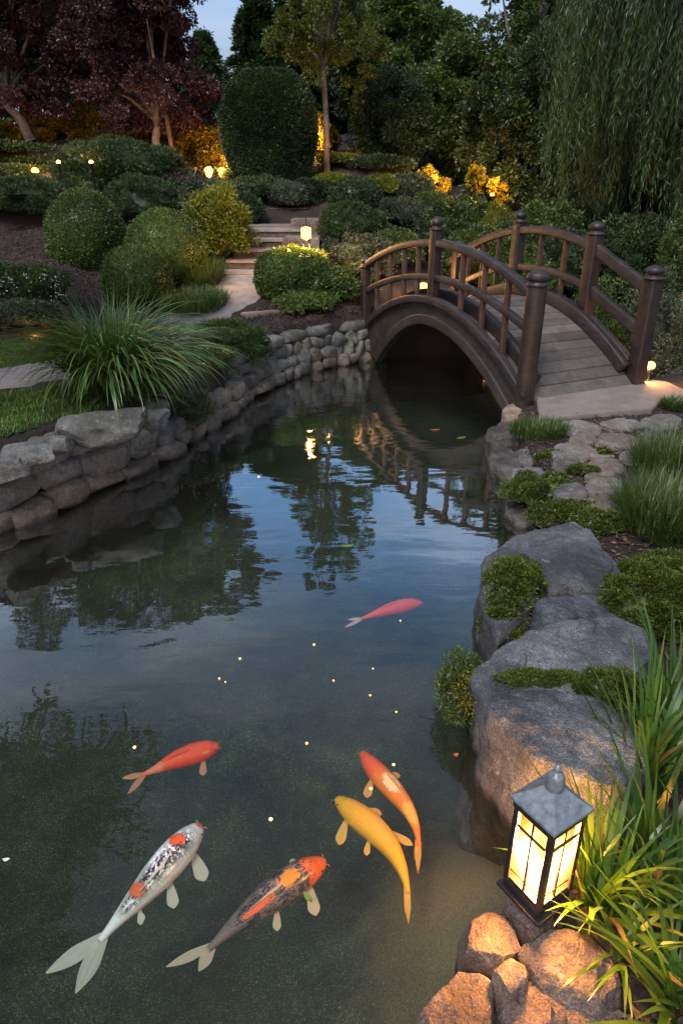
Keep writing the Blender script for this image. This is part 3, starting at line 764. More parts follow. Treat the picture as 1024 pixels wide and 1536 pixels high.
# ================================================================== RIGHT BANK
bo = boulder_outline
bo([(735, 853), (761, 810), (800, 790), (843, 785), (866, 783), (884, 798), (915, 822), (935, 841), (945, 865), (905, 874), (858, 874), (815, 876), (785, 918), (753, 950), (731, 968), (724, 927), (727, 892)], .20, -.35, M['granite'], 'boulder', 'big pale granite boulder at the water edge below the paving', seed=21, flare=1.06, dome=.05, amp=.02)
bo([(792, 912), (822, 893), (860, 889), (905, 889), (948, 900), (965, 925), (940, 934), (870, 918), (815, 924), (790, 930)], .235, -.3, M['granite'], 'boulder', 'flat granite boulder wedged between the big pale one and the broad sloping one', seed=22, flare=1.05, dome=.05, amp=.02)
bo([(710, 990), (741, 970), (765, 945), (811, 932), (866, 925), (936, 923), (975, 935), (990, 986), (975, 1030), (930, 1052), (878, 1046), (800, 1038), (753, 1048), (724, 1046), (714, 1020)], .27, -.35, M['granite'], 'boulder', 'broad sloping granite boulder behind the strip of moss', seed=23, flare=1.04, dome=.05, amp=.02)
bo([(725, 1052), (753, 1038), (792, 1026), (835, 1021), (878, 1035), (921, 1050), (952, 1072), (975, 1119), (970, 1190), (897, 1185), (843, 1156), (796, 1126), (757, 1090), (733, 1072)], .31, -.35, M['granite'], 'boulder', 'dark flat-topped granite boulder directly behind the lit lantern', seed=24, flare=1.12, dome=.035, amp=.016)
bo([(722, 1100), (740, 1090), (762, 1120), (790, 1165), (770, 1165), (740, 1130)], .06, -.3, M['warmgranite'], 'boulder', 'low brown rock at the waterline under the dark flat-topped boulder', seed=25)
wg = M['warmgranite']
bo([(689, 1395), (712, 1374), (745, 1368), (766, 1378), (797, 1399), (774, 1424), (737, 1447), (702, 1424)], .15, -.3, wg, 'rock', 'brown granite rock at the water edge just left of the lantern foot', 'rock', facets=True, seed=31, dome=.06, amp=.014, na=140)
bo([(712, 1441), (732, 1449), (739, 1503), (742, 1560), (600, 1560), (625, 1523), (670, 1478)], .14, -.3, wg, 'rock', 'largest reddish rock in the bottom centre, cut by the lower frame edge', 'rock', facets=True, seed=32, dome=.28, amp=.014, na=140)
bo([(740, 1451), (778, 1434), (797, 1453), (780, 1474), (755, 1486)], .17, -.2, wg, 'rock', 'small tan wedge-shaped rock between the other brown rocks', 'rock', facets=True, seed=33, dome=.2, amp=.014)
bo([(782, 1428), (832, 1376), (869, 1389), (920, 1440), (935, 1490), (890, 1508), (848, 1490), (801, 1459)], .16, -.2, wg, 'rock', 'large brown rock right of the lantern foot beneath the iris blades', 'rock', facets=True, seed=34, dome=.06, amp=.014, na=140)
bo([(757, 1492), (784, 1472), (815, 1463), (846, 1492), (850, 1560), (745, 1560)], .125, -.2, wg, 'rock', 'dark purplish rock at the bottom edge right of the largest reddish rock', 'rock', facets=True, seed=35, dome=.16, amp=.016)
bo([(852, 1496), (890, 1512), (930, 1494), (950, 1560), (850, 1570)], .12, -.2, wg, 'rock', 'brown rock at the bottom edge beneath the lowest iris blades', 'rock', facets=True, seed=36, dome=.16, amp=.016)
bo([(757, 1344), (795, 1330), (835, 1370), (810, 1400), (765, 1372)], .13, -.2, wg, 'rock', 'small dark rock carrying the lit lantern', 'rock', facets=True, seed=37, dome=.1, amp=.02)
# water edge stones near the bridge
gr = M['granite']
bo([(738, 648), (742, 632), (762, 624), (785, 630), (790, 648), (770, 662), (748, 662)], .12, -.3, gr, 'boulder', 'dark bluish stone at the waterline nearest the bridge foot', seed=41, flare=1.1)
bo([(741, 668), (756, 662), (772, 672), (786, 700), (780, 712), (758, 702), (744, 684)], .11, -.3, gr, 'boulder', 'dark leaning stone at the waterline, second below the bridge foot', seed=42, flare=1.12)
bo([(765, 712), (800, 698), (842, 704), (846, 718), (800, 726), (770, 728)], .13, -.3, gr, 'boulder', 'long flat grey stone at the waterline above the creeping green plants', seed=43, flare=1.08)
bo([(762, 762), (786, 754), (808, 764), (812, 780), (790, 786), (768, 776)], .05, -.3, gr, 'boulder', 'pale wedge-shaped stone lying in the water above the big pale boulder', seed=44, flare=1.1)
bo([(786, 672), (800, 664), (812, 676), (808, 690), (790, 692)], .14, -.2, gr, 'boulder', 'small stone tucked beside the lime grass tuft', seed=45)
bo([(768, 606), (790, 600), (814, 604), (822, 618), (806, 628), (775, 628)], .15, -.3, M['stepstone'], 'stone_pad', 'stone footing pad under the round bridge post', 'stone pad', seed=46, flare=1.03, dome=.1, amp=.01)
def landing():
    P = [atz(x, y, .212) for x, y in [(801, 574), (930, 562), (1000, 572), (1034, 588), (1034, 602), (988, 603), (976, 614), (900, 619), (836, 627), (808, 622)]]
    bm = bmesh.new(); f = bm.faces.new([bm.verts.new(p) for p in P]); ext = bmesh.ops.extrude_face_region(bm, geom=[f])
    for v in ext['geom']:
        if isinstance(v, bmesh.types.BMVert): v.co.z -= .12
    bmesh.ops.recalc_face_normals(bm, faces=bm.faces[:]); bmesh.ops.bevel(bm, geom=bm.edges[:], offset=.008, segments=2, affect='EDGES')
    me = bpy.data.meshes.new('landing_slab'); bm.to_mesh(me); bm.free(); me.materials.append(M['concrete'])
    tag(link('landing_slab', me), 'tan stone landing slab at the near end of the bridge', 'slab')
landing()
pav = [(872, 640, 34, 11, 'long paving stone directly below the landing slab'), (930, 633, 34, 9, 'dark flat paving stone below the right half of the landing slab'),
 (990, 630, 34, 9, 'flat paving stone at the right frame edge by the bridge foot'), (874, 656, 22, 8, 'small tan paving stone under the long one below the slab'),
 (925, 658, 38, 12, 'broad paving stone left of the fine grass mound top'), (985, 652, 30, 10, 'flat paving stone above the top of the fine grass mound'),
 (858, 674, 34, 13, 'broad oval paving stone right of the lime grass tuft'), (850, 693, 24, 12, 'purplish paving stone below the broad oval one'),
 (903, 679, 20, 8, 'small brownish paving stone in the middle of the paving'), (906, 697, 34, 12, 'pale flat paving stone in the middle of the paving'),
 (908, 726, 33, 17, 'pale speckled paving stone left of the fine grass mound'), (857, 737, 26, 16, 'rounded purplish paving stone beside the creeping green plants'),
 (898, 758, 34, 15, 'lowest paving stone, just above the big pale boulder'), (888, 712, 12, 6, 'smallest paving stone, wedged between the pale ones'), (948, 682, 20, 9, 'half hidden paving stone at the left edge of the fine grass mound')]
for i, (cx, cy, rx, ry, lb) in enumerate(pav):
    r_ = random.Random(i+50); n = 11
    pts = [(cx+rx*math.cos(a)*r_.uniform(.85, 1.08), cy+ry*math.sin(a)*r_.uniform(.85, 1.08)) for a in [2*math.pi*k/n for k in range(n)]]
    o = bo(pts, .215+r_.uniform(-.01, .012), .05, M['paver'], 'paving_stone', lb, 'paving stone', 'paving stones below the bridge landing', seed=60+i, flare=1.06, dome=.12, amp=.014, na=72)

# ================================================================== LANTERN
lan_c = (.478, 1.13); rot = R(33)
lan = thing('lantern', 'lit grey metal garden lantern with pyramid roof and ball finial beside the pond', 'lantern', (lan_c[0], lan_c[1], 0), rotz=rot)
def bx(name, size, loc, m_, parent=lan, bev=.0015, **k): return link(name, box_me(name, size, m_, bev, loc, **k), parent)
md, mg = M['metal_dark'], M['metal_grey']
bx('foot', (.06, .06, .09), (0, 0, .145), md); bx('base_tray', (.135, .135, .010), (0, 0, .196), md); bx('base_frame', (.112, .112, .022), (0, 0, .213), md)
ZB, ZT, HW = .224, .468, .051
for a in (-1, 1):
    for b in (-1, 1):
        V, Fc = tube([(a*HW, b*HW, ZB), (a*HW*.97, b*HW*.97, ZT)], 1.0, 12, (.015, .015)); link('corner_post', fix_me('corner_post', V, Fc, md, True, auto=R(40)), lan)
mlp = NT('lantern_glass')
g = mlp.n('ShaderNodeTexCoord').outputs['Object']; sp_ = mlp.n('ShaderNodeSeparateXYZ', {0: g})
dz_ = mlp.math('ABSOLUTE', mlp.math('SUBTRACT', sp_.outputs[2], .325)); rx_ = mlp.math('MINIMUM', mlp.math('ABSOLUTE', sp_.outputs[0]), mlp.math('ABSOLUTE', sp_.outputs[1]))
dd = mlp.math('ADD', mlp.math('MULTIPLY', dz_, 7.0), mlp.math('MULTIPLY', rx_, 8.0))
colr = mlp.ramp(dd, [(.25, (1, .74, .32)), (.6, (1, .47, .10)), (1.0, (1, .27, .02))])
stg = mlp.ramp(dd, [(.2, (1, 1, 1)), (.6, (.42,)*3), (1, (.18,)*3)])
e_ = mlp.n('ShaderNodeEmission', {'Color': colr, 'Strength': mlp.math('MULTIPLY', stg, 3.4)}).outputs[0]
M['pane'] = mlp.fin(mlp.n('ShaderNodeMixShader', {0: .5, 1: mlp.n('ShaderNodeBsdfTransparent').outputs[0], 2: e_}).outputs[0])
for k in range(4):
    a = k*math.pi/2; c, s_ = math.cos(a), math.sin(a)
    def face(sz, u, z, off, nm, mt):
        # u across, off outward
        px_, py_ = (u*-s_+off*c, u*c+off*s_)
        me = box_me(nm, (sz[1], sz[0], sz[2]), mt, .0006, (0, 0, 0), 1, rot=a); 
        return link(nm, me, lan, (px_, py_, z))
    Vp = np.array([(.046*c+u*s_, .046*s_-u*c, z) for u, z in ((-.044, ZB), (.044, ZB), (.044, ZT-.01), (-.044, ZT-.01))])
    Vq = Vp-np.array([c, s_, 0])*.003
    V = np.concatenate([Vp, Vq]); link('pane', fix_me('pane', V, [(0, 1, 2, 3), (4, 7, 6, 5), (0, 4, 5, 1), (2, 6, 7, 3), (1, 5, 6, 2), (0, 3, 7, 4)], M['pane'], False), lan)
    face((.0055, .006, ZT-ZB-.01), 0, (ZB+ZT)/2, .049, 'glazing_bar', md)
    for z in (ZB+.036, ZT-.06): face((.09, .005, .0055), 0, z, .049, 'glazing_bar', md)
    face((.092, .008, .012), 0, ZB+.005, .0495, 'glazing_bar', md)
bx('top_frame', (.118, .118, .026), (0, 0, ZT+.008), md)
def roof(w0, w1, z0, z1, th):
    h0, h1 = w0/2, w1/2
    n = 6; V = []; prof = [(h0, z0), (h0, z0+th)]+[(h0+(h1-h0)*t, z0+th+(z1-z0-th)*(t**1.15)) for t in np.linspace(0, 1, n)[1:]]
    for h, z in prof: V += [(-h, -h, z), (h, -h, z), (h, h, z), (-h, h, z)]
    Fc = []
    for i in range(len(prof)-1):
        for k in range(4): Fc.append((i*4+k, i*4+(k+1) % 4, i*4+4+(k+1) % 4, i*4+4+k))
    Fc.append((0, 3, 2, 1)); b = (len(prof)-1)*4; Fc.append((b, b+1, b+2, b+3)); return V, Fc
V, Fc = roof(.132, .022, ZT+.02, .548, .007); rf = link('roof', fix_me('roof', V, Fc, mg, False), lan)
V, Fc = lathe([(.019, 0), (.021, .003), (.021, .02), (.0195, .034), (.016, .042), (.008, .047), (.0045, .05), (.0075, .054), (.0085, .06), (.0065, .066), (.001, .0695)], 24); V = V+[0, 0, .538]
link('finial', fix_me('finial', V, Fc, mg, True), rf)

# ================================================================== OTHER LAMPS
def lamp_light(parent, loc, e, col=(1, .48, .14), r=.03):
    l = bpy.data.lights.new('bulb_light', 'POINT'); l.energy = e*.45; l.use_shadow = True; l.color = col; l.shadow_soft_size = r
    o = bpy.data.objects.new('bulb_light', l); COL.objects.link(o); o.parent = parent; o.location = loc; return o
M['glow'] = emis('lamp_glow', (1, .36, .07), 3.2); M['glow_hot'] = emis('hot_lamp_glow', (1, .38, .07), 4); M['glow_soft'] = emis('soft_lamp_glow', (1, .45, .1), 7)
V, Fc = ico(2); link('candle', mesh_np('candle', V*[.012, .012, .03]+[0, 0, .31], Fc, M['glow'], True), lan)
lamp_light(lan, (0, 0, .31), 230, (1, .40, .08), .03)
# tall post lamp by the steps
p = at(459, 350, 8.75); g = gz(p[0], p[1])
l1 = thing('post_lamp', 'lit cylindrical post lamp with twin legs beside the stone steps', 'garden lamp', (p[0], p[1], g))
h = p[2]-g
V, Fc = lathe([(.001, -.055), (.052, -.055), (.058, -.04), (.058, .055), (.05, .065), (.001, .067)], 20); V += [0, 0, h]; link('glass', fix_me('glass', V, Fc, M['glow'], True), l1)
for q in (-.035, .035): V, Fc = tube([(q, 0, -.05), (q, 0, h*.5), (q, 0, h-.06)], .008, 10); link('leg', fix_me('leg', V, Fc, M['bark'], True), l1)
V, Fc = lathe([(.001, 0), (.06, 0), (.06, .012), (.001, .013)], 20); V += [0, 0, h-.075]; link('base_plate', fix_me('base_plate', V, Fc, md, True), l1)
V, Fc = lathe([(.001, .0), (.06, 0), (.045, .02), (.006, .028), (.006, .1), (.001, .1)], 20); V += [0, 0, h+.068]; link('cap', fix_me('cap', V, Fc, md, True), l1)
lamp_light(l1, (0, -.11, h), 55)
# spotlight at the bridge foot
p = atz(973, 560, .28); g = .2
l2 = thing('spotlight', 'lit round spotlight on a short black stem at the right bridge post', 'spotlight', (p[0], p[1], g))
V, Fc = ico(3); link('bulb', mesh_np('bulb', V*.038+[0, 0, .15], Fc, M['glow_hot'], True), l2)
V, Fc = lathe([(.001, 0), (.03, 0), (.03, .01), (.014, .02), (.014, .08), (.03, .09), (.034, .125), (.03, .127), (.001, .12)], 18); link('stem', fix_me('stem', V, Fc, md, True), l2)
lamp_light(l2, (-.075, -.05, .18), 26)
# two globe lamps below the hedge
for (px, py, Y, lb) in ((313, 256, 13.0, 'left, larger of the two globe lamps glowing below the clipped hedge'), (333, 257, 13.5, 'right, smaller of the two globe lamps glowing below the clipped hedge')):
    p = at(px, py, Y); g = gz(p[0], p[1]); t_ = thing('globe_lamp', lb, 'garden lamp', (p[0], p[1], min(g, p[2]-.2)), 'globe lamps below the hedge'); h = max(p[2]-g, .2)
    V, Fc = ico(3); V = V*.075; V[:, 2] = np.where(V[:, 2] < 0, V[:, 2]*1.5, V[:, 2]*.8); V[:, :2] *= np.where(V[:, 2:3] < 0, .85, 1)
    link('globe', mesh_np('globe', V+[0, 0, h], Fc, M['glow'], True), t_)
    V, Fc = tube([(0, 0, -.05), (0, 0, h*.5), (0, 0, h-.09)], .012, 8); link('pole', fix_me('pole', V, Fc, md, True), t_)
    V, Fc = lathe([(.001, .06), (.05, .06), (.02, .08), (.001, .09)], 16); link('cap', fix_me('cap', V+[0, 0, h], Fc, md, True), t_)
    lamp_light(t_, (.15, .25, h+.1), 45 if px < 320 else 75)
def uplight(px, py, Y, e, lb, off=(0, 0, .12), r=.03, mat_='glow', up=.0, zover=None):
    p = at(px, py, Y); g = gz(p[0], p[1]); z = p[2] if zover is None else zover
    z0 = min(g, z-.05)
    t_ = thing('uplight', lb, 'garden light', (p[0], p[1], z0)); h = z-z0
    V, Fc = ico(2); link('bulb', mesh_np('bulb', V*[r, r, r*.8]+[0, 0, h], Fc, M[mat_], True), t_)
    V, Fc = lathe([(.001, 0), (r*.8, 0), (r*.5, .012), (r*.45, max(h-r*1.1, .015)), (r*1.05, max(h-r*.6, .02)), (r*.9, max(h-r*.5, .022))], 14); link('stake', fix_me('stake', V, Fc, md, True), t_)
    lamp_light(t_, (off[0], off[1], h+off[2]), e); return t_
p = atz(59, 507, .45); uplight(59, 507, p[1], 1.2, 'small glowing lawn light left of the arching grass', (0, -.06, .06), .028)
uplight(497, 262, 13.2, 4, 'small light added at the foot of the slim tree to brighten its crown', (-.1, .1, .5), .02, 'glow_soft')  # added light that brightens the slim tree's crown
uplight(53, 256, 12.6, 45, 'glowing spotlight under the leftmost purple tree', (.1, -.1, .3), .06, 'glow')
uplight(88, 243, 11.15, 3, 'tiny light above the big spreading pine shrub, left one', (0, -.1, .2), .03, 'glow_soft')
uplight(137, 243, 11.1, 3, 'tiny light above the big spreading pine shrub, right one', (0, -.1, .2), .03, 'glow_soft')
uplight(470, 235, 14.8, 60, 'hidden uplight in the shrubs behind the slim tree trunk', (0, 0, .3), .03, 'glow_soft')
uplight(236, 262, 13.4, 14, 'uplight at the foot of the purple plum tree', (.25, -.35, .4), .03, 'glow_soft')
uplight(634, 432, 8.7, 14, 'amber light glowing between the railings at the far bridge end', (0, -.14, .15), .08, 'glow')
uplight(727, 478, 8.30, 12, 'bright light on the far bank behind the bridge whose glints lie on the water', (0, -.12, .1), .06, 'glow_hot', zover=.33)
uplight(650, 290, 13.9, 45, 'warm light under the left golden shrub behind the bridge', (0, -.3, .25), .035, 'glow')
uplight(738, 292, 12.3, 35, 'warm light under the right golden shrub behind the bridge', (0, -.3, .25), .035, 'glow')
uplight(300, 408, 8.9, 4, 'low path light hidden beside the variegated bush', (.3, -.2, .2), .02, 'glow_soft')
# ================================================================== STEPS
M['riser'] = stone_mat('riser_stone', (.10, .07, .055), (.06, .042, .034), (.15, .11, .09), wet=False, speck=.5)
st = thing('stone_steps', 'short flight of brown stone steps rising from the garden path', 'steps', (0, 0, 0))
sx = -1.13
for k in range(5):
    Y0 = 9.45+k*.30; z = .80+k*.115
    sp_ = link('step', box_me('step', (.86, .36, .20), M['riser'], .012, (sx+.03*k, Y0+.15, z-.105), jitter=.003), st)
    link('tread', box_me('tread', (.90, .37, .038), M['pathmat'], .008, (sx+.03*k, Y0+.135, z+.012), jitter=.003), sp_)
link('landing', box_me('landing', (1.2, .95, .1), M['concrete'], .01, (sx+.25, 11.4, 1.285), jitter=.003), st)
for k, (x, y, z, a, b, c) in enumerate([(.52, 9.62, .80, .30, .42, .34), (.58, 10.25, 1.04, .5, .7, .34), (.85, 10.9, 1.24, .9, .5, .36), (.1, 12.0, 1.40, 1.0, .16, .28), (-.52, 9.45, .74, .14, .34, .3)]):
    link('cheek_block', box_me('cheek_block', (a, b, c), M['stepstone'], .02, (sx+x, y, z), jitter=.006), st)
p = atz(385, 490, .45)
tag(link('kerb_stone', box_me('kerb_stone', (.42, .16, .14), M['stepstone'], .015, (0, 0, 0), jitter=.006, rot=R(35)), None, (p[0]+.02, p[1]+.25, .5)), 'dark brown kerb stone at the bend of the path before the low bright shrub', 'kerb stone')

# ================================================================== TREES
M['leaf_slim'] = leaf_mat('slim_tree_leaf', (.04, .06, .014), (.075, .1, .02), (.13, .15, .03), trans=.35)
tree(238, 252, 14.0, [(235, 140, 1.35, 1.3, .8), (210, 75, .95, 1.1, .8), (160, 20, 1.1, 1.1, 1.0), (250, -190, 1.2, 1.2, .9), (185, -70, 1.4, 1.4, 1.4), (170, -190, 1.0, 1, 1.0)], 'purple-leaved plum tree with a pale trunk beside the wooden stake', 'leaf_purple', seed=201, r0=.085, nc=260, nl=150000, lf=.055, wide=.6, cr=.2)
tree(50, 228, 15.0, [(20, 105, 1.5, 1.3, 1.0), (95, 135, 1.0, 1, .7), (-60, 60, 1.6, 1.4, 1.5), (70, 30, 1.3, 1.2, 1.1), (0, -110, 2.0, 1.6, 1.7), (60, -270, 1.7, 1.5, 1.2), (-130, -250, 2.0, 1.5, 1.5)], 'purple-leaved tree at the left edge with a leaning trunk', 'leaf_purple', seed=211, r0=.1, nc=240, nl=150000, lf=.06, wide=.6, cr=.2, lean=-.3)
stk = at(259, 250, 13.6)
t_ = thing('wooden_stake', 'amber lit wooden stake standing right of the plum tree trunk', 'stake', (stk[0], 13.6, gz(stk[0], 13.6)))
V, Fc = tube([(.06, 0, -.1), (.0, 0, .6), (-.05, 0, 1.35)], 1.0, 14, (.075, .075)); link('shaft', fix_me('shaft', V, Fc, M['slat'], True, auto=R(40)), t_)
tree(110, 180, 19, [(105, 40, 1.6, 1.5, 2.2), (120, -90, 1.5, 1.4, 1.6)], 'mid green tree seen above and between the two purple trees', 'leaf_mid', seed=221, r0=.14, nc=130, nl=60000, lf=.1)
tree(490, 262, 13.6, [(480, 40, .95, .9, .95), (445, 60, .6, .6, .5), (530, 70, .6, .6, .6), (500, -70, .85, .8, .8), (466, -170, .4, .4, .7)], 'slim tree with bare straight trunk and airy yellow-green crown', 'leaf_slim', seed=231, r0=.06, nc=150, nl=30000, lf=.06, wide=.5, cr=.16)
tree(600, 150, 18.5, [(610, 110, 1.6, 1.4, 1.3), (615, 65, .95, 1, 1.0), (585, 60, 1.1, 1, 1.0), (560, 110, .9, 1, .9)], 'tall broad green tree filling the top centre behind the slim tree', 'leaf_mid', seed=241, r0=.2, nc=200, nl=90000, lf=.11, cr=.2)
tree(690, 210, 16.5, [(690, 170, 1.3, 1.2, 1.2), (725, 165, .6, .9, .6), (650, 160, .9, .9, .8)], 'grey-green bushy tree below the bright gap of sky', 'leaf_mid', seed=251, r0=.12, nc=150, nl=60000, lf=.09)
tree(585, 250, 15.0, [(587, 200, .85, .8, .95)], 'rounded soft dark green shrub tree in the centre background', 'leaf_dark', seed=261, r0=.08, nc=120, nl=50000, lf=.07, wide=.35, core=.6)
tree(790, 300, 13.2, [(790, 230, 1.0, 1.0, 1.2), (755, 180, .7, .8, .7), (820, 150, .8, .9, .9)], 'near-black dense tree left of the willow', 'leaf_dark', seed=271, r0=.12, nc=150, nl=60000, lf=.07)
tree(790, 160, 16.0, [(790, 50, 1.0, .9, 1.3), (830, -10, 1.1, .9, 1.0), (765, 110, .5, .6, .6)], 'thin-crowned tree with sky showing through, left above the willow', 'leaf_mid', seed=281, r0=.12, nc=130, nl=16000, lf=.1, cr=.15, limbn=14)
# conifer silhouettes
def conifer(px, base_py, Y, h, rw_, label, seed, mt='leaf_dark', n=42000):
    b = at(px, base_py, Y); x = b[0]; g = gz(x, Y); r = np.random.default_rng(seed); th = thing('conifer_tree', label, 'tree', (x, Y, g))
    nb = 210; hb = r.uniform(.1, 1, nb)**.9; az = r.uniform(0, 6.283, nb); ln = rw_*(1.05-hb)*r.uniform(.6, 1.15, nb)+.1
    k = r.integers(0, nb, n); t = r.uniform(0, 1, n)**.7
    cx = np.cos(az[k])*ln[k]*t; cy = np.sin(az[k])*ln[k]*t; cz = hb[k]*h+ln[k]*(.25*t-.25*t*t*2)
    P = np.stack([cx, cy, cz], -1)+r.normal(0, 1, (n, 3))*[.07, .07, .05]*(1.2-t)[:, None]*(1+ln[k])[:, None]
    A = np.stack([np.cos(az[k]), np.sin(az[k]), 0*t+.15], -1)+r.normal(0, .5, (n, 3))
    build('crown', [leaves(P, A, unit(r.normal(0, 1, (n, 3))+[0, 0, 1]), .13, .045)], M[mt], th)
    build('trunk', [trunk_v([(0, 0, -.1), (0, 0, h*.5), (0, 0, h*.97)], .13, .015, 8)], M['bark_dark'], th)
conifer(392, 150, 19.5, 3.3, 1.15, 'dark spiky conifer right of the blue gap of sky', 301)
conifer(445, 150, 21.5, 3.9, 1.4, 'taller dark conifer behind the slim tree, right of the spiky one', 302)
conifer(312, 150, 24, 2.4, 1.1, 'small distant conifer tip in the blue gap of sky', 303, 'leaf_pine', 20000)
conifer(650, 150, 20.5, 3.0, 1.5, 'dark conifer behind the broad tree, by the bright gap of sky', 304)
# far background trees that close the view
bgl = [(-330, 22, 3.5, 4.5), (-130, 23, 3.6, 5.5), (60, 22, 3.0, 5.2), (190, 24, 2.4, 4.4), (450, 23, 2.0, 2.6), (540, 24, 2.6, 3.6), (700, 25, 2.3, 2.5), (860, 22, 3, 5.5), (1010, 21, 3.2, 6), (1250, 20, 4.0, 6.5)]
names = ['far left dark tree beyond the frame edge', 'tall dark background tree behind the leftmost purple tree', 'tall dark background tree between the two purple crowns', 'dark background tree behind the plum tree crown', 'low dark background tree behind the clipped hedge', 'dark background tree behind the broad centre tree', 'low background tree under the bright gap of sky', 'tall background tree behind the thin-crowned tree', 'tall background tree behind the willow', 'tall background tree at the far right edge']
for i, (px, Y, rx, h) in enumerate(bgl):
    b = at(px, 291, Y); g = gz(b[0], Y)
    th = thing('background_tree', names[i], 'tree', (b[0], Y, g), 'background trees')
    zc = max(h*.5, 1.2)
    build('crown', clumpy((0, 0, zc), (rx*.62, 1.6, h*.55), 170, 42000, .16, .09, 400+i, .2, -.95, .55, 0, .3), M['leaf_dark' if i % 2 else 'leaf_mid'], th)
    build('trunk', [trunk_v([(0, 0, -.1), (0, 0, h*.3), (0, 0, h*.6)], .18, .1, 8)], M['bark_dark'], th)

# clipped dome hedge
def hedge():
    p = at(400, 108, 13.2); x, Y, zt = p; g = gz(x, Y); th = thing('clipped_hedge', 'tall clipped dome-shaped evergreen hedge behind the globe lamps', 'hedge', (x, Y, g))
    rx = 69/F*depth(p)*1.02; H = zt-g; r = np.random.default_rng(9); n = 90000
    D = sph(n, r, -.9); q = superdir(D, .72)
    rr = 1+.035*fbm(D, 2.2, 4, 3)+r.normal(0, .012, n); P = q*rr[:, None]*[rx, rx*.8, H*.56]+[0, 0, H*.44]
    P[:, 0] *= np.interp(P[:, 2], [0, H*.4, H], [.86, 1, 1.0])
    A = D+r.normal(0, .7, (n, 3)); Vc, Fc = core_v((0, 0, 0), (1, 1, 1), .95, 3, .03)
    Vc = superdir(unit(Vc), .72)*.95*np.array([rx, rx*.8, H*.56])+[0, 0, H*.44]
    build('crown', [leaves(P, A, unit(D+r.normal(0, .5, (n, 3))), .06, .03), (Vc, Fc)], M['leaf_dark'], th)
hedge()
tree(340, 262, 14.3, [(335, 225, .75, .6, .5), (300, 215, .5, .5, .4), (372, 215, .45, .5, .5)], 'shrub with amber lamplight in its leaf colour behind the two globe lamps', 'leaf_lamplit', seed=291, r0=.04, nc=90, nl=22000, lf=.075, name='shrub', cat='shrub')
tree(472, 255, 15.2, [(470, 215, .45, .5, .55)], 'lamplit golden shrub right of the clipped hedge behind the slim trunk', 'leaf_lamplit', seed=292, r0=.04, nc=50, nl=12000, lf=.075, name='shrub', cat='shrub')
tree(180, 240, 15.6, [(175, 195, 1.4, .6, .45), (60, 215, 1.3, .6, .55)], 'lamplit brown-amber hedge under the purple crowns', 'leaf_lamplit', seed=293, r0=.04, nc=100, nl=30000, lf=.09, name='shrub', cat='shrub')
tree(650, 292, 14.1, [(640, 272, .28, .25, .22), (662, 280, .2, .25, .15), (645, 258, .1, .1, .16)], 'glowing golden-leaved shrub behind the bridge, left of the pair', 'leaf_yellow', seed=294, r0=.02, nc=34, nl=2200, lf=.07, wide=.7, cr=.16, name='shrub', cat='shrub')
tree(735, 296, 12.5, [(712, 268, .16, .2, .2), (738, 276, .24, .25, .16), (752, 292, .12, .1, .16)], 'glowing golden-leaved shrub behind the bridge, right of the pair', 'leaf_yellow', seed=295, r0=.02, nc=34, nl=2200, lf=.07, wide=.7, cr=.16, name='shrub', cat='shrub')

# willow
def willow():
    r = np.random.default_rng(77); X, Y = 5.6, 10.2; g = gz(X, Y)
    th = thing('weeping_willow', 'weeping willow hanging long leafy strands over the right of the garden', 'tree', (X, Y, g))
    ns = 3200; nb = 130; bxs = r.uniform(3.0, 8.0, nb); bys = r.uniform(8.3, 11.8, nb); bi = r.integers(0, nb, ns); sx_ = bxs[bi]+r.normal(0, .13, ns); sy = bys[bi]+r.normal(0, .13, ns)
    edge = sst(3.0, 4.0, sx_)
    top = r.uniform(4.2, 7.0, ns); cl = .5*vnoise(np.stack([sx_, sy, 0*sx_], -1), 1.6, 4)
    bot = np.where(edge < .7, r.uniform(1.7, 3.4, nb)[bi]+r.uniform(0, .8, ns), r.uniform(.75, 2.0, nb)[bi]+r.uniform(0, .9, ns))+cl*1.1
    P, A = [], []; tw = []
    for k in range(ns):
        m_ = int((top[k]-bot[k])/.036)
        if m_ < 5: continue
        t = np.linspace(0, 1, m_); ph = r.uniform(0, 6.28)
        x = sx_[k]-X+.16*np.sin(bi[k]*1.7+t*2.2)*t+.06*np.sin(t*5+ph)*t+r.normal(0, .012, m_); y = sy[k]-Y+.10*np.cos(t*4+ph)*t+r.normal(0, .012, m_); z = top[k]+(bot[k]-top[k])*t-g
        P.append(np.stack([x, y, z], -1)); a = r.normal(0, .33, (m_, 3)); a[:, 2] -= 1.0; A.append(a)
        if k % 2 == 0: tw.append(tube(np.stack([x, y, z], -1)[::6], .0022, 4, cap=False)) if m_ > 20 else None
    P = np.concatenate(P); A = np.concatenate(A); n = len(P)
    build('crown', [leaves(P, A, unit(r.normal(0, 1, (n, 3))), r.uniform(.07, .13, n), .0145)], M['leaf_willow'], th)
    tp = [trunk_v([(0, 0, -.2), (-.2, -.1, 2.0), (-.5, -.3, 3.6)], .3, .2, 14)]
    for k in range(16):
        a = r.uniform(0, 6.28); q = r.uniform(.8, 2.6); tp.append(trunk_v([(-.5, -.3, 3.5), (-.5+q*.4*math.cos(a), -.3+q*.3*math.sin(a), 4.6), (-.4+q*math.cos(a), -.2+q*.7*math.sin(a), r.uniform(4.8, 6.4))], .09, .02, 7))
    build('trunk', tp, M['bark_dark'], th, smooth=True)
    tw = [t for t in tw if t is not None]
    o = build('branchlets', tw, M['leaf_willow'], th); o['kind'] = 'stuff'
willow()

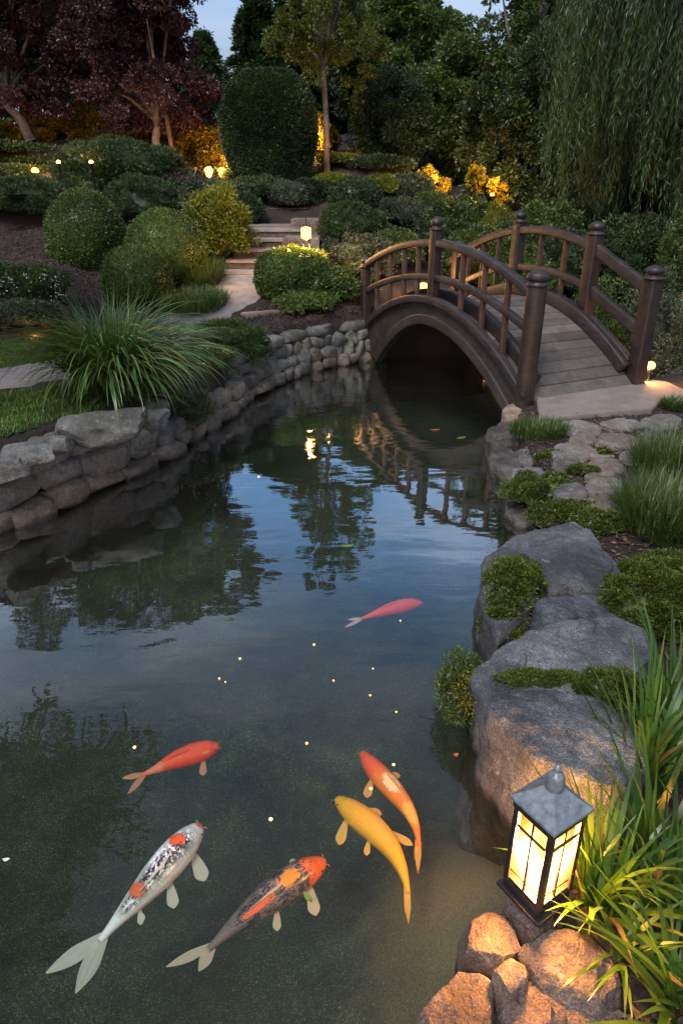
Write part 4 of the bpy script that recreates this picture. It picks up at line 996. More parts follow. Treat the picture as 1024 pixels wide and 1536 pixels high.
# overhanging tree at the left, its twigs mirrored in the pond
def overhang():
    r = np.random.default_rng(31); X, Y = -5.2, 3.6; g = gz(X, Y)
    th = thing('overhanging_tree', 'long-leaved tree leaning over the pond, mirrored in its dark left water', 'tree', (X, Y, g))
    tp = [trunk_v([(0, 0, -.1), (.2, 0, 1.6), (.7, .1, 3.2)], .16, .1, 12)]; P, A, S_ = [], [], []
    for k in range(44):
        yy = r.uniform(-.9, 2.6); xe = r.uniform(2.0, 3.15)-.25*abs(yy-1.2); ze = r.uniform(3.3, 4.1)
        br = [(.7, .1, 3.1), (1.3, yy*.5, ze+.35), (xe, yy, ze-g)]
        V = trunk_v(br, .03, .005, 6); tp.append(V); 
        s = np.linspace(0, 2, 26); C = np.stack([np.interp(s, range(3), [q[i] for q in br]) for i in range(3)], -1)
        for j in range(5, 26):
            for w_ in range(3):
                d = (C[-1]-C[5]); d /= np.linalg.norm(d)
                q = C[j]+r.normal(0, .05, 3); o = r.normal(0, 1, 3); a = d*.7+o*.5; a[2] -= .25
                P.append(q); A.append(a)
                if w_ == 0:
                    e = q+unit(a[None])[0]*.28; tp.append(tube([q, (q+e)/2+[0, 0, .02], e], .004, 4, cap=False))
                    for u in np.linspace(.3, 1, 6): P.append(q+(e-q)*u); A.append(a+r.normal(0, .7, 3))
    P, A = np.array(P), np.array(A); n = len(P)
    build('crown', [leaves(P, A, unit(r.normal(0, .5, (n, 3))+[0, 0, 1]), r.uniform(.16, .30, n), .05)]+clumpy((.4, -.4, 4.3), (1.9, 2.9, 1.0), 90, 14000, .12, .035, 55, .2, -1, 0, -.2, .2), M['leaf_dark'], th)
    build('trunk', tp, M['bark_dark'], th, smooth=True)
overhang()

# ================================================================== SHRUBS
C_ = 'clip'; Lo = 'loose'; Fi = 'fine'; Tu = 'tufty'; Bx = 'box'
grp = 'clipped ball shrubs on the mulch'
shrub(120, 286, 113, 9.6, C_, 'left, topmost of the three clipped ball shrubs on the mulch', 'ball_shrub', mat_='leaf_clip', h=1.08, group=grp)
shrub(243, 315, 116, 8.9, C_, 'large clipped ball shrub, right of the three on the mulch', 'ball_shrub', mat_='leaf_clip', group=grp)
shrub(200, 370, 103, 8.2, C_, 'smallest, lowest of the three clipped ball shrubs on the mulch', 'ball_shrub', mat_='leaf_clip', group=grp)
shrub(175, 212, 175, 12.2, Tu, 'large billowing pine shrub behind the clipped balls', mat_='leaf_pine', dens=1.4, ls=1.1, dy=0)
shrub(118, 262, 95, 11.5, Tu, 'pine shrub bulging left below the large billowing one', mat_='leaf_pine')
shrub(215, 262, 110, 11.3, Tu, 'pine shrub bulging right below the large billowing one', mat_='leaf_pine')
shrub(30, 268, 150, 10.9, Tu, 'wide blue-green shrub at the left edge above the mulch', mat_='leaf_pine')
shrub(-40, 255, 160, 12.6, Lo, 'dark shrub at the left frame edge under the purple tree', mat_='leaf_dark')
shrub(-10, 215, 170, 14.0, Lo, 'dark leafy shrub under the leaning trunk of the leftmost purple tree', mat_='leaf_dark')
shrub(60, 236, 110, 13.8, Lo, 'dark shrub beside the trunk of the leftmost purple tree', mat_='leaf_dark')
shrub(900, 205, 190, 14.6, Lo, 'dark shrub deep in the shade behind the willow strands', mat_='leaf_dark')
shrub(1010, 215, 190, 14.0, Lo, 'dark shrub behind the willow at the right frame edge', mat_='leaf_dark')
shrub(572, 236, 90, 13.9, Tu, 'dark low shrub at the foot of the rounded shrub tree', mat_='leaf_dark')
shrub(850, 262, 130, 12.6, Lo, 'dark shrub between the near-black tree and the willow', mat_='leaf_dark')
shrub(850, 300, 110, 11.5, Lo, 'dark shrub filling the shade left of the hanging willow strands', mat_='leaf_dark')
shrub(25, 250, 110, 13.2, Tu, 'low olive shrub before the glowing spotlight at the left', mat_='leaf_mid')
shrub(38, 396, 120, 7.6, Lo, 'leafy green shrub on the mulch at the left edge', mat_='leaf_mid')
shrub(-60, 380, 130, 8.0, Lo, 'leafy shrub outside the left edge above the lawn', mat_='leaf_mid')
wf = shrub(38, 452, 112, 7.05, Lo, 'small white-speckled shrub just behind the lawn light', mat_='leaf_grey')
shrub(-30, 462, 90, 6.9, Fi, 'greyish shrub cut by the left frame edge beside the lawn', mat_='leaf_grey')
shrub(308, 272, 92, 10.3, Lo, 'grey-leaved upper half of the bush by the steps', mat_='leaf_grey')
shrub(327, 284, 98, 9.9, Lo, 'yellow-green variegated bush lit beside the stone steps', mat_='leaf_lime', dens=1.3)
shrub(268, 264, 80, 11.6, Tu, 'low purplish-grey mound behind the variegated bush', mat_='leaf_purple')
shrub(282, 256, 44, 13.0, Fi, 'reddish low bush left of the globe lamps', mat_='leaf_purple')
row = [(330, 272, 84, 12.0, 'leaf_pine'), (385, 268, 90, 12.4, 'leaf_pine'), (432, 276, 60, 12.0, 'leaf_grey'), (465, 272, 60, 12.4, 'leaf_dark'), (350, 292, 80, 11.3, 'leaf_pine'), (408, 296, 84, 12.6, 'leaf_grey'), (455, 296, 70, 12.4, 'leaf_mid'), (500, 262, 60, 13.0, 'leaf_lime')]
rl = ['first low blue-green mound right of the variegated bush', 'blue-green mound below the clipped hedge', 'small grey mound below the right foot of the hedge', 'small dark mound left of the slim tree foot', 'lower mound just above the left end of the steps', 'grey-green mound above the step landing', 'olive mound above the post lamp', 'yellow-green shrub at the foot of the slim tree']
for (a, b, c, d, e), l_ in zip(row, rl): shrub(a, b, c, d, Tu, l_, mat_=e)
shrub(400, 250, 200, 14.4, Tu, 'dark low planting right behind the globe lamps', mat_='leaf_dark', h=.3)
shrub(533, 266, 78, 11.6, C_, 'dark dome shrub between the slim tree and the bridge', mat_='leaf_dark')
shrub(527, 306, 96, 10.6, Tu, 'soft green dome shrub right of the post lamp', mat_='leaf_mid', ls=.9)
shrub(572, 264, 60, 12.6, Tu, 'yellow-green shrub right behind the dark dome shrub', mat_='leaf_lime')
shrub(508, 232, 70, 14.2, Lo, 'bright green shrub right of the slim trunk', mat_='leaf_lime')
shrub(610, 262, 80, 12.8, Lo, 'blue-grey shrub left of the golden shrubs', mat_='leaf_grey')
shrub(598, 300, 84, 11.4, Tu, 'grey-green shrub above the left bridge railing', mat_='leaf_grey')
shrub(535, 352, 116, 9.4, Lo, 'small-leaved grey shrub right below the post lamp', mat_='leaf_grey')
shrub(590, 345, 90, 9.9, Lo, 'green shrub directly behind the far bridge end', mat_='leaf_mid')
shrub(655, 292, 90, 12.0, Tu, 'green shrub below the left golden shrub', mat_='leaf_mid')
shrub(700, 300, 86, 11.6, Lo, 'green shrub between the two golden shrubs', mat_='leaf_mid')
shrub(750, 318, 80, 11.2, Fi, 'bright green shrub below the right golden shrub', mat_='leaf_lime', dens=.7)
shrub(660, 330, 110, 10.6, Lo, 'dark green shrub seen over the middle of the bridge', mat_='leaf_dark')
shrub(810, 305, 110, 10.4, Lo, 'leafy shrub behind the upper right railing', mat_='leaf_mid')
shrub(720, 345, 120, 9.9, Lo, 'leafy shrub seen through the right railing', mat_='leaf_mid')
shrub(870, 350, 120, 9.3, Lo, 'dark shrub under the willow behind the tall bridge post', mat_='leaf_dark')
shrub(800, 385, 110, 8.9, Lo, 'low green shrub seen under the right railing', mat_='leaf_mid')
shrub(960, 330, 150, 9.2, Lo, 'dark green shrub under the willow at the right', mat_='leaf_dark')
shrub(1030, 320, 90, 8.3, Lo, 'tall green shrub at the right frame edge', mat_='leaf_mid')
shrub(905, 425, 110, 7.9, Lo, 'shrub right behind the straight bridge railing', mat_='leaf_mid')
wf2 = shrub(985, 415, 110, 7.6, Lo, 'white-flecked shrub behind the right bridge foot', mat_='leaf_grey')
wf3 = shrub(1030, 470, 90, 6.9, Lo, 'white-flecked shrub at the right edge beside the spotlight', mat_='leaf_grey')
shrub(870, 470, 90, 7.6, Fi, 'low fine-leaved plant beside the bridge deck edge', mat_='leaf_mid', ls=.9)
shrub(437, 376, 104, 8.55, Bx, 'box-shaped glossy shrub in front of the post lamp', mat_='leaf_clip', dens=1.2)
shrub(440, 372, 90, 8.7, Lo, 'leafy top of the glossy shrub before the post lamp', mat_='leaf_lime', h=.25)
shrub(520, 402, 92, 8.4, Lo, 'dark glossy shrub beside the far left bridge end', mat_='leaf_mid', dens=1.3)
shrub(470, 398, 80, 8.35, Lo, 'dark shrub between the box-shaped shrub and the bridge', mat_='leaf_mid')
shrub(457, 440, 88, 7.95, Lo, 'low bright green shrub just above the far wall', mat_='leaf_clip', dens=1.3)
shrub(395, 492, 40, 7.3, Lo, 'tiny yellow-green plant at the path bend', mat_='leaf_lime', dens=.5)
shrub(340, 484, 110, 6.4, Fi, 'airy fine-leaved plant between the arching grass and the wall', mat_='leaf_mid', dens=1.1)
shrub(300, 520, 90, 5.9, Fi, 'fine grassy plant touching the right of the arching grass', mat_='leaf_mid', dens=1.1)
shrub(370, 520, 70, 6.5, Fi, 'small feathery plant at the bend of the wall', mat_='leaf_grey')
wf4 = shrub(285, 590, 70, 5.15, Fi, 'trailing white-flecked plant hanging over the wall', mat_='leaf_grey', h=.26)
def flecks(sh_, n, rad, h0, h1, seed, sz=.012):
    r = np.random.default_rng(seed); D = sph(n, r, -.1); P = D*[rad, rad, (h1-h0)/2]*1.03+[0, 0, (h0+h1)/2]
    build('flowers', [leaves(P+r.normal(0, .02, (n, 3)), r.normal(0, 1, (n, 3)), unit(D+r.normal(0, .3, (n, 3))), sz*r.uniform(.6, 1.3, n), sz, .1)], M['petal'], sh_)
flecks(wf, 160, .38, .05, .5, 1, .016); flecks(wf2, 220, .4, .1, .9, 2, .02); flecks(wf3, 150, .32, .1, .8, 3, .018); flecks(wf4, 60, .2, .05, .25, 4, .012)
# grassy mound and fine grasses on the mulch beside the path
def grass_thing(name, label, c, n, r0, ln, wd, seed, mat_='blade', cat='grass clump', z=None, group=None, **k):
    g = gz(c[0], c[1]) if z is None else z; th = thing(name, label, cat, (c[0], c[1], g), group)
    build('blades', [tuft((0, 0, 0), n, r0, ln, wd, seed, **k)], M[mat_], th, smooth=True); return th
p = at(292, 445, 8.0)
grass_thing('grass_mound', 'bright fine grass mound between the large ball shrub and the path', (p[0], 8.0), 2600, .34, .22, .008, 501, 'blade_fine', tilt=(0, .6), bend=(.2, 1.0), ell=(1, 1.7))
p = at(295, 400, 9.0)
grass_thing('grass_mound', 'upper part of fine grass mound behind the large ball shrub', (p[0], 9.0), 1800, .34, .34, .010, 502, 'blade_fine', tilt=(0, .6), bend=(.2, 1.0), ell=(.8, 1.4))
# the big arching clump
th = thing('ornamental_grass', 'big arching fountain grass clump on the lawn above the left wall', 'grass clump', (-1.62, 4.85, .41))
b1 = tuft((0, 0, 0), 1000, .18, .92, .019, 503, tilt=(.02, .62), bend=(1.5, 2.6), seg=12, twist=.5)
b2 = tuft((0, 0, 0), 420, .12, .75, .011, 504, tilt=(.0, .4), bend=(.3, 1.4), seg=9, twist=.4)
b3 = tuft((0, 0, 0), 200, .2, .5, .012, 505, tilt=(.7, 1.2), bend=(.9, 1.3), seg=9, twist=.4)
build('blades', [b1, b2, b3], M['blade'], th, smooth=True)

# ================================================================== LAWN
def lawn():
    r = np.random.default_rng(12); n = 150000
    x = r.uniform(-4.6, -.9, n); y = r.uniform(3.2, 7.4, n); d = sdist(x, y); pdn = pathdist(x, y)
    edge = 6.6+.12*np.sin(x*2.2)
    ok = (d > .27+.03*vnoise(np.stack([x, y, 0*x], -1), 5, 2)) & (pdn > .40+.03*vnoise(np.stack([x, y, 0*x], -1), 7, 3)) & (y < edge+np.where(x > -2.3, -.1, 0)) & ((x < -1.3) | (y < 5.8)) & ~((x > -2.35) & (y > 5.5))
    x, y = x[ok], y[ok]; n = len(x)
    z = Gz(x, y)-.004
    b = np.stack([x, y, z], -1)
    V, Fc = blades(b, r.uniform(0, 6.28, n), r.uniform(0, .6, n), r.uniform(.1, .9, n), r.uniform(.025, .05, n), np.full(n, .0055), 2)
    tag(link('lawn', mesh_np('lawn', V, Fc, M['lawnblade'])), 'short mown green lawn above the left stone wall', 'lawn', kind='stuff')
    # second strip of lawn between path bend and mulch, sparse
    xs3 = np.linspace(-5.5, -.9, 90); ys3 = np.linspace(3.1, 6.75, 90); X3, Y3 = np.meshgrid(xs3, ys3, indexing='ij'); Z3 = Gz(X3.ravel(), Y3.ravel())+.008
    Z3[(pathdist(X3.ravel(), Y3.ravel()) < .36)] -= .05
    dd_ = sdist(X3.ravel(), Y3.ravel()); keep = dd_ > .25
    Fc = grid_faces(90, 90)[:, ::-1]; Fc = Fc[keep[Fc].all(1)]
    Fc = Fc[~((X3.ravel()[Fc].mean(1) > -2.3) & (Y3.ravel()[Fc].mean(1) > 5.7))]
    tag(link('lawn_ground', mesh_np('lawn_ground', np.column_stack([X3.ravel(), Y3.ravel(), Z3]), Fc, M['lawn'], True)), kind='structure')
lawn()

def mulch():
    r = np.random.default_rng(88); n = 90000
    x = np.concatenate([r.uniform(-6.5, .3, 60000), r.uniform(.3, 3.4, 30000)]); y = np.concatenate([r.uniform(6.2, 10.5, 60000), r.uniform(.6, 7.2, 30000)])
    d = sdist(x, y); ok = (d > .12) & (pathdist(x, y) > .43) & ~((x > -1.7) & (x < -.2) & (y > 9.2))
    ok &= ~((x > .9) & (y > 5.3) & (x < 3.2) & (y < 6.3)); x, y = x[ok], y[ok]; n = len(x)
    P = np.stack([x, y, Gz(x, y)+r.uniform(.0, .014, n)], -1); A = r.normal(0, 1, (n, 3)); A[:, 2] *= .25
    V, Fc = leaves(P, A, unit(r.normal(0, .35, (n, 3))+[0, 0, 1]), r.uniform(.015, .05, n), r.uniform(.008, .018, n), .1)
    mt = leaf_mat('mulch_chip', (.025, .015, .012), (.06, .036, .028), (.13, .085, .07), trans=0, rough=.7)
    tag(link('mulch', mesh_np('mulch', V, Fc, mt)), 'dark brown bark mulch covering the planting beds', 'mulch', kind='stuff')
mulch()
# ================================================================== RIGHT BANK PLANTS
def mound(px, py, z, w, d, h, n, seed, label, mat_='moss', lf=.016, name='ground_cover', cat='ground cover plant', nc=60, cr=.24, wide=.5, rot=0, base=None, up=.5):
    c = atz(px, py, z); th = thing(name, label, cat, (c[0], c[1], z), rotz=R(rot))
    build('crown', clumpy((0, 0, h*.15), (w/2, d/2, h), nc, n, lf, lf*wide, seed, cr, -.15, .72, up, .6), M[mat_], th); return th
def fgrass(px, py, z, n, r0, ln, wd, seed, label, mat_='blade_fine', name='grass_tuft', ell=(1, 1), tilt=(0, .7), bend=(.2, 1.2), cat='grass clump', seg=5):
    c = atz(px, py, z); th = thing(name, label, cat, (c[0], c[1], z))
    build('blades', [tuft((0, 0, 0), n, r0, ln, wd, seed, tilt=tilt, bend=bend, ell=ell, seg=seg)], M[mat_], th, smooth=True); return th
fgrass(806, 652, .17, 1500, .17, .12, .006, 601, 'lime green grass tuft on the bank just below the round bridge post', ell=(1.2, .9))
mound(830, 690, .15, .22, .16, .05, 2500, 602, 'tiny creeping plant between the lime tuft and the paving stones', nc=30)
mound(815, 742, .12, .42, .34, .09, 12000, 603, 'creeping green plants between the water and the lower paving stones', 'moss', .017)
mound(850, 778, .13, .45, .22, .08, 10000, 604, 'creeping green plants along the top of the big pale boulder', 'moss', .016)
mound(893, 792, .15, .3, .2, .09, 7000, 605, 'creeping green plants running into the fine grass mound', 'moss', .016)
mound(770, 882, .15, .24, .33, .11, 24000, 606, 'cushion of green plants on the water side of the big pale boulder', 'moss', .013, nc=90)
mound(752, 935, .10, .16, .22, .12, 14000, 607, 'green plants trailing to the water below the cushion', 'moss', .013, nc=60)
mound(815, 1022, .272, .26, .065, .03, 9000, 608, 'narrow strip of moss lying between two granite boulders', 'moss', .008, nc=70, cr=.3)
mound(912, 1034, .265, .22, .14, .05, 9000, 609, 'darker moss right of the narrow strip behind the iris blades', 'moss', .010)
mound(905, 680, .2, .10, .08, .03, 900, 610, 'tiny tuft in a joint of the paving stones', nc=14)
mound(872, 706, .2, .18, .10, .03, 1600, 611, 'brownish creeping growth in the middle paving joints', nc=20)
fgrass(1012, 790, .17, 3000, .27, .25, .0055, 612, 'big soft mound of fine green grass on the right bank', name='grass_mound', ell=(1.0, 1.15), tilt=(0, .8), bend=(.2, 1.1))
fgrass(1040, 712, .18, 2200, .36, .26, .0055, 618, 'fine green grass mound at the right frame edge behind the big soft one', name='grass_mound', tilt=(0, .8), bend=(.2, 1.1))
fgrass(1010, 612, .19, 700, .10, .10, .006, 613, 'small dark grass tuft at the right edge by the landing slab')
# cushion shrub, right edge
c = atz(990, 930, .17); th = thing('cushion_shrub', 'rounded cushion shrub with tight olive foliage at the right edge above the iris', 'shrub', (c[0]+.02, c[1]+.02, .14))
build('crown', clumpy((0, 0, .11), (.21, .20, .17), 190, 60000, .013, .006, 614, .15, -.3, .86, .6, .93), M['moss'], th)
# yellow flowering plant hanging at the water
c = atz(690, 1048, .07); th = thing('flowering_plant', 'yellow-flowered plant overhanging the water beside the broad sloping boulder', 'flowering plant', (c[0]+.01, c[1], .05))
build('crown', clumpy((0, 0, .06), (.09, .17, .12), 75, 8500, .019, .006, 615, .28, -.6, 0, .3, .3), M['leaf_mid'], th)
r = np.random.default_rng(3); n = 800; D = sph(n, r, -.3); P = D*[.06, .10, .075]*(r.uniform(.3, 1.1, n)**.5)[:, None]+[.015, -.06, .10]
build('flowers', [leaves(P, D+r.normal(0, .5, (n, 3)), unit(D+r.normal(0, .4, (n, 3))+[0, 0, .8]), .011, .009, .2)], M['leaf_yellow'], th)
tw = [tube([(0.03, 0, 0), (-.02, y*.6, .05), (-.09-.02*i, y, .03)], .0015, 5, cap=False) for i, y in enumerate((-.05, .02, -.09, .08))]
build('stem', tw, M['bark_dark'], th)

# iris-like blades
def iris(c, z, n, r0, ln, wd, seed, label, **k):
    th = thing('iris_clump', label, 'iris clump', (c[0], c[1], z)); b = tuft((0, 0, 0), n, r0, ln, wd, seed, seg=14, twist=.5, **k)
    build('blades', [b], M['blade_iris'], th, smooth=True); return th
iris((.66, 1.16), .12, 85, .055, .33, .0172, 701, 'iris clump right beside the lit lantern', tilt=(.0, .75), bend=(.2, 1.3))
iris((.82, 1.19), .12, 85, .07, .38, .0172, 702, 'iris clump at the right edge level with the lantern', tilt=(.0, .6), bend=(.2, 1.2))
iris((.90, 1.50), .14, 95, .06, .44, .0150, 703, 'tall iris clump at the right edge beside the dark flat-topped boulder', tilt=(.0, .55), bend=(.2, 1.2))
iris((1.06, 1.66), .14, 80, .07, .46, .014, 707, 'iris clump rising in the right edge below the cushion shrub', tilt=(.0, .5), bend=(.2, 1.0))
iris((.77, .90), .10, 60, .06, .38, .018, 704, 'nearest iris clump in the bottom right corner', tilt=(.1, .85), bend=(.2, 1.1))
iris((.67, 1.02), .10, 34, .04, .24, .012, 705, 'low iris tuft between the lantern and the bottom right corner', tilt=(.2, .9), bend=(.4, 1.4))
# leaf litter of the right bank: brown earth patch is the ground itself

# ================================================================== KOI
def koi_mat(name, base, patches=(), black=0, finc=(.6, .55, .48), rough=.3, net=0, seed=0):
    m = NT(name); uv = m.n('ShaderNodeUVMap').outputs[0]; s = m.n('ShaderNodeSeparateXYZ', {0: uv}); U, Vv = s.outputs[0], s.outputs[1]
    mp = m.n('ShaderNodeMapping', {0: uv, 'Scale': (6, 5, 1), 'Location': (seed, seed*.7, 0)}).outputs[0]
    nz_ = m.noise(1.6, 5, mp, .65); nz2 = m.noise(7, 5, mp, .75)
    col = m.mix(nz_, base, tuple(c*.8 for c in base))
    vo = m.n('ShaderNodeTexVoronoi', {'Vector': m.n('ShaderNodeMapping', {0: uv, 'Scale': (34, 22, 1)}).outputs[0], 'Scale': 1.0, 'Randomness': .35}).outputs[0]
    top = m.ramp(m.math('ABSOLUTE', m.math('SUBTRACT', Vv, .25)), [(.06, (1, 1, 1)), (.17, (0, 0, 0))])
    if black:
        f = m.math('MULTIPLY', m.ramp(m.math('ADD', nz2, m.math('MULTIPLY', nz_, .7)), [(.9-black*.25, (0, 0, 0)), (.98-black*.25, (1, 1, 1))]), top if name == 'white_koi' else 1.0)
        mid = m.ramp(U, [(.10, (0, 0, 0)), (.2, (1, 1, 1)), (.78, (1, 1, 1)), (.86, (0, 0, 0))]); f = m.math('MULTIPLY', f, mid)
        col = m.mix(f, col, (.025, .022, .024))
    for (u, v, ru, rv, c) in patches:
        d = m.math('ADD', m.math('POWER', m.math('DIVIDE', m.math('ABSOLUTE', m.math('SUBTRACT', U, u)), ru), 2.0), m.math('POWER', m.math('DIVIDE', m.math('ABSOLUTE', m.math('SUBTRACT', Vv, v)), rv), 2.0))
        d = m.math('ADD', d, m.math('MULTIPLY', m.math('ADD', m.math('SUBTRACT', nz_, .5), m.math('MULTIPLY', m.math('SUBTRACT', nz2, .5), 1.3)), 3.4))
        col = m.mix(m.ramp(d, [(.9, (1, 1, 1)), (1.02, (0, 0, 0))]), col, c)
    col = m.mix(1.0, col, m.ramp(vo, [(.1, (1.05, 1.05, 1.05)), (.6, (.88, .87, .87))]), 'MULTIPLY')
    body = m.fin(m.pbr(col, rough, m.bump(vo, -.25, .002), **{'Subsurface Weight': .0, 'Coat Weight': .3}))
    f = NT(name+'_fin'); tcx = f.obj(); st_ = f.noise(60, 3, tcx, .6)
    cc = f.mix(st_, finc, tuple(min(1, c*1.25) for c in finc))
    fa = f.pbr(cc, .4); fb = f.n('ShaderNodeBsdfTranslucent', {'Color': cc}).outputs[0]
    fin = f.fin(f.n('ShaderNodeMixShader', {0: .5, 1: fa, 2: fb}).outputs[0])
    return [body, fin]
PROF = np.array([(0, .0), (.012, .26), (.035, .42), (.08, .62), (.15, .82), (.25, .97), (.36, 1.0), (.5, .90), (.64, .70), (.78, .46), (.9, .27), (1, .17)])
def koi(spine_px, zs, hw, tail_px, mats, label, fins, dorsal=True, hh=1.15, name='koi_fish', rise=.0, roll=0):
    n = 64; P0 = np.array([atz(x, y, zs) for x, y in spine_px]); s = np.concatenate([[0], np.cumsum(np.linalg.norm(np.diff(P0, axis=0), axis=1))]); s /= s[-1]
    # smooth spline through the points
    t = np.linspace(0, 1, n); C = np.stack([np.interp(t, s, P0[:, k]) for k in range(3)], -1)
    for it in range(40): C[1:-1] = (C[:-2]+2*C[1:-1]+C[2:])/4
    C[:, 2] = zs
    T = unit(np.gradient(C, axis=0)); S = np.stack([T[:, 1], -T[:, 0], 0*T[:, 0]], -1); Up = np.tile([0, 0, 1.0], (n, 1))
    cr_, sr = math.cos(roll), math.sin(roll); S, Up = S*cr_+Up*sr, Up*cr_-S*sr
    a = np.interp(t, PROF[:, 0], PROF[:, 1])*hw; a = np.maximum(a, hw*.02); a[1:-1] = (a[:-2]+2*a[1:-1]+a[2:])/4; b = a*hh; b = np.where(t < .1, b*.9, b)
    m_ = 28; th = np.linspace(0, 2*np.pi, m_+1)
    ring = C[:, None]+a[:, None, None]*np.cos(th)[None, :, None]*S[:, None]+b[:, None, None]*(np.sin(th)*np.where(np.sin(th) > 0, .8, 1))[None, :, None]*Up[:, None]
    # gill cover swelling
    V = ring.reshape(-1, 3); uv = np.stack([np.repeat(t, m_+1), np.tile(th/(2*np.pi), n)], -1); Fc = grid_faces(n, m_+1)
    parts = [(V, Fc, 0)]; uvs = [uv]
    def sheet(root, d, side, ln, w0, w1, point=0, curl=.0, nu=12, nv=9, up=(0, 0, 1)):
        d = d/np.linalg.norm(d); side = side/np.linalg.norm(side); up = np.array(up, float)
        u = np.linspace(0, 1, nu)[:, None]; v = np.linspace(-1, 1, nv)[None]
        wdt = (w0+(w1-w0)*np.sin(np.minimum(u*1.1, 1)*1.57))*((1-np.clip((u-.72)/.28, 0, 1)**2.2*.85) if not point else (1-np.clip((u-.45)/.55, 0, 1)**1.5*.96))
        q = root+d*(u*ln)[..., None]+side*(v*wdt)[..., None]+up*(curl*u**2*ln+.03*ln*np.sin(v*9)*u)[..., None]
        V = q.reshape(-1, 3); parts.append((V, grid_faces(nu, nv), 1)); uvs.append(np.stack([np.repeat(u.ravel(), nv), np.tile(v.ravel()*.5+.5, nu)], -1))
    te = C[-1]; 
    for (x, y, w0, w1) in tail_px:
        e = atz(x, y, zs-.01); d = e-C[-4]; ln = np.linalg.norm(d); side = np.cross(d, [0, 0, 1.0]); side = side/np.linalg.norm(side)+np.array([0, 0, .35])
        sheet(C[-4], d, side, ln, w0, w1, 1, curl=.04)
    for (tt, sg, ang, ln, w) in fins:
        i = int(tt*(n-1)); root = C[i]+S[i]*sg*a[i]*.8-Up[i]*b[i]*.35; d = T[i]*math.cos(R(ang))+S[i]*sg*math.sin(R(ang)); d = d+np.array([0, 0, -.12])
        side = np.cross(d, [0, 0, 1.0]); sheet(root, d, side, ln, w*.35, w, curl=-.06)
    if dorsal:
        i0, i1 = int(.34*n), int(.66*n); nn = i1-i0; u = np.linspace(0, 1, nn)
        hgt = hw*.34*np.sin(np.clip(u*3, 0, 1)*1.57)*(1-u*.65)
        rt = C[i0:i1]+Up[i0:i1]*(b[i0:i1]*.78)[:, None]; lean = S[i0:i1]*(-.8)+Up[i0:i1]*.6
        V = np.stack([rt+S[i0:i1]*hw*.03, rt+lean*hgt[:, None]*.55+T[i0:i1]*.004, rt+lean*hgt[:, None]+T[i0:i1]*.012], 1).reshape(-1, 3)
        parts.append((V, grid_faces(nn, 3), 1)); uvs.append(np.zeros((len(V), 2)))
    V, Fc, mi = join(parts); c0 = C[n//2].copy()
    o = link(name, mesh_np(name, V-c0, Fc, mats, True, mi, np.concatenate(uvs)), None, c0)
    tag(o, label, 'koi fish', 'koi in the pond')
    for sg in (-1, 1):
        i = 5; e = C[i]+S[i]*sg*a[i]*.85+Up[i]*b[i]*.35-c0; Ve, Fe = ico(2); link('eye', mesh_np('eye', Ve*hw*.085+e, Fe, M['metal_dark'], True), o)
    for sg in (-1, 1):   # barbels / lips
        i = 1; e = C[i]+S[i]*sg*a[i]*.7-c0; V, Fc = tube([e, e-T[0]*hw*.12+S[0]*sg*hw*.18, e-T[0]*hw*.1+S[0]*sg*hw*.3], [hw*.03, hw*.022, hw*.01], 6); link('barbel', fix_me('barbel', V, Fc, [mats[1]], True), o)
    return o
OR = (.85, .11, .015)
k1 = koi_mat('white_koi', (.92, .89, .86), [(.015, .25, .05, .2, OR), (.25, .19, .05, .09, (.75, .1, .02)), (.66, .2, .05, .12, (.8, .14, .03))], black=.5, finc=(.72, .66, .55), seed=2)
k2 = koi_mat('dark_koi', (.21, .15, .13), [(.07, .25, .13, .9, (.9, .13, .01)), (.33, .25, .08, .08, (.55, .2, .02)), (.62, .30, .13, .045, (.85, .13, .02))], black=.35, finc=(.66, .53, .38), seed=5)
k3 = koi_mat('red_koi', (.95, .085, .008), [(.85, .25, .12, .5, (.75, .2, .1))], finc=(.72, .30, .16), seed=3)
k4 = koi_mat('pink_koi', (.95, .08, .03), finc=(.75, .45, .4), seed=4)
k5 = koi_mat('orange_koi', (.9, .22, .012), [(.45, .25, .09, .14, (.9, .6, .35)), (.75, .25, .1, .3, (.9, .4, .05)), (.12, .25, .17, .9, (.9, .09, .01))], finc=(.8, .42, .1), seed=6)
k6 = koi_mat('golden_koi', (.95, .42, .008), finc=(.85, .5, .12), seed=7)
koi([(303, 1236), (262, 1283), (212, 1340), (172, 1385), (150, 1412)], -.035, .049, [(70, 1462, .010, .024), (114, 1492, .010, .026)], k1, 'white koi with black and orange patches, largest fish at the lower left', [(.20, -1, 62, .085, .022), (.45, -1, 50, .07, .017), (.70, -1, 45, .04, .009), (.72, -1, 75, .03, .008)], roll=.25)
koi([(489, 1290), (452, 1312), (395, 1352), (345, 1393), (312, 1425)], -.035, .047, [(250, 1452, .007, .014), (298, 1458, .008, .019)], k2, 'dark koi with an orange head and pale fins, bottom centre', [(.20, -1, 70, .075, .018), (.48, -1, 55, .05, .012), (.2, 1, 80, .03, .01)], roll=.25)
koi([(330, 1118), (300, 1127), (262, 1140), (228, 1157), (212, 1163)], -.05, .038, [(184, 1168, .006, .012), (192, 1192, .006, .012)], k3, 'plain red-orange koi swimming above the white one', [(.25, -1, 70, .055, .013)], roll=.2)
koi([(634, 904), (610, 907), (580, 915), (556, 923), (540, 929)], -.09, .036, [(522, 930, .005, .009), (517, 942, .005, .010)], k4, 'pinkish red koi in the middle of the pond, farthest of all', [(.3, 1, 75, .03, .01)])
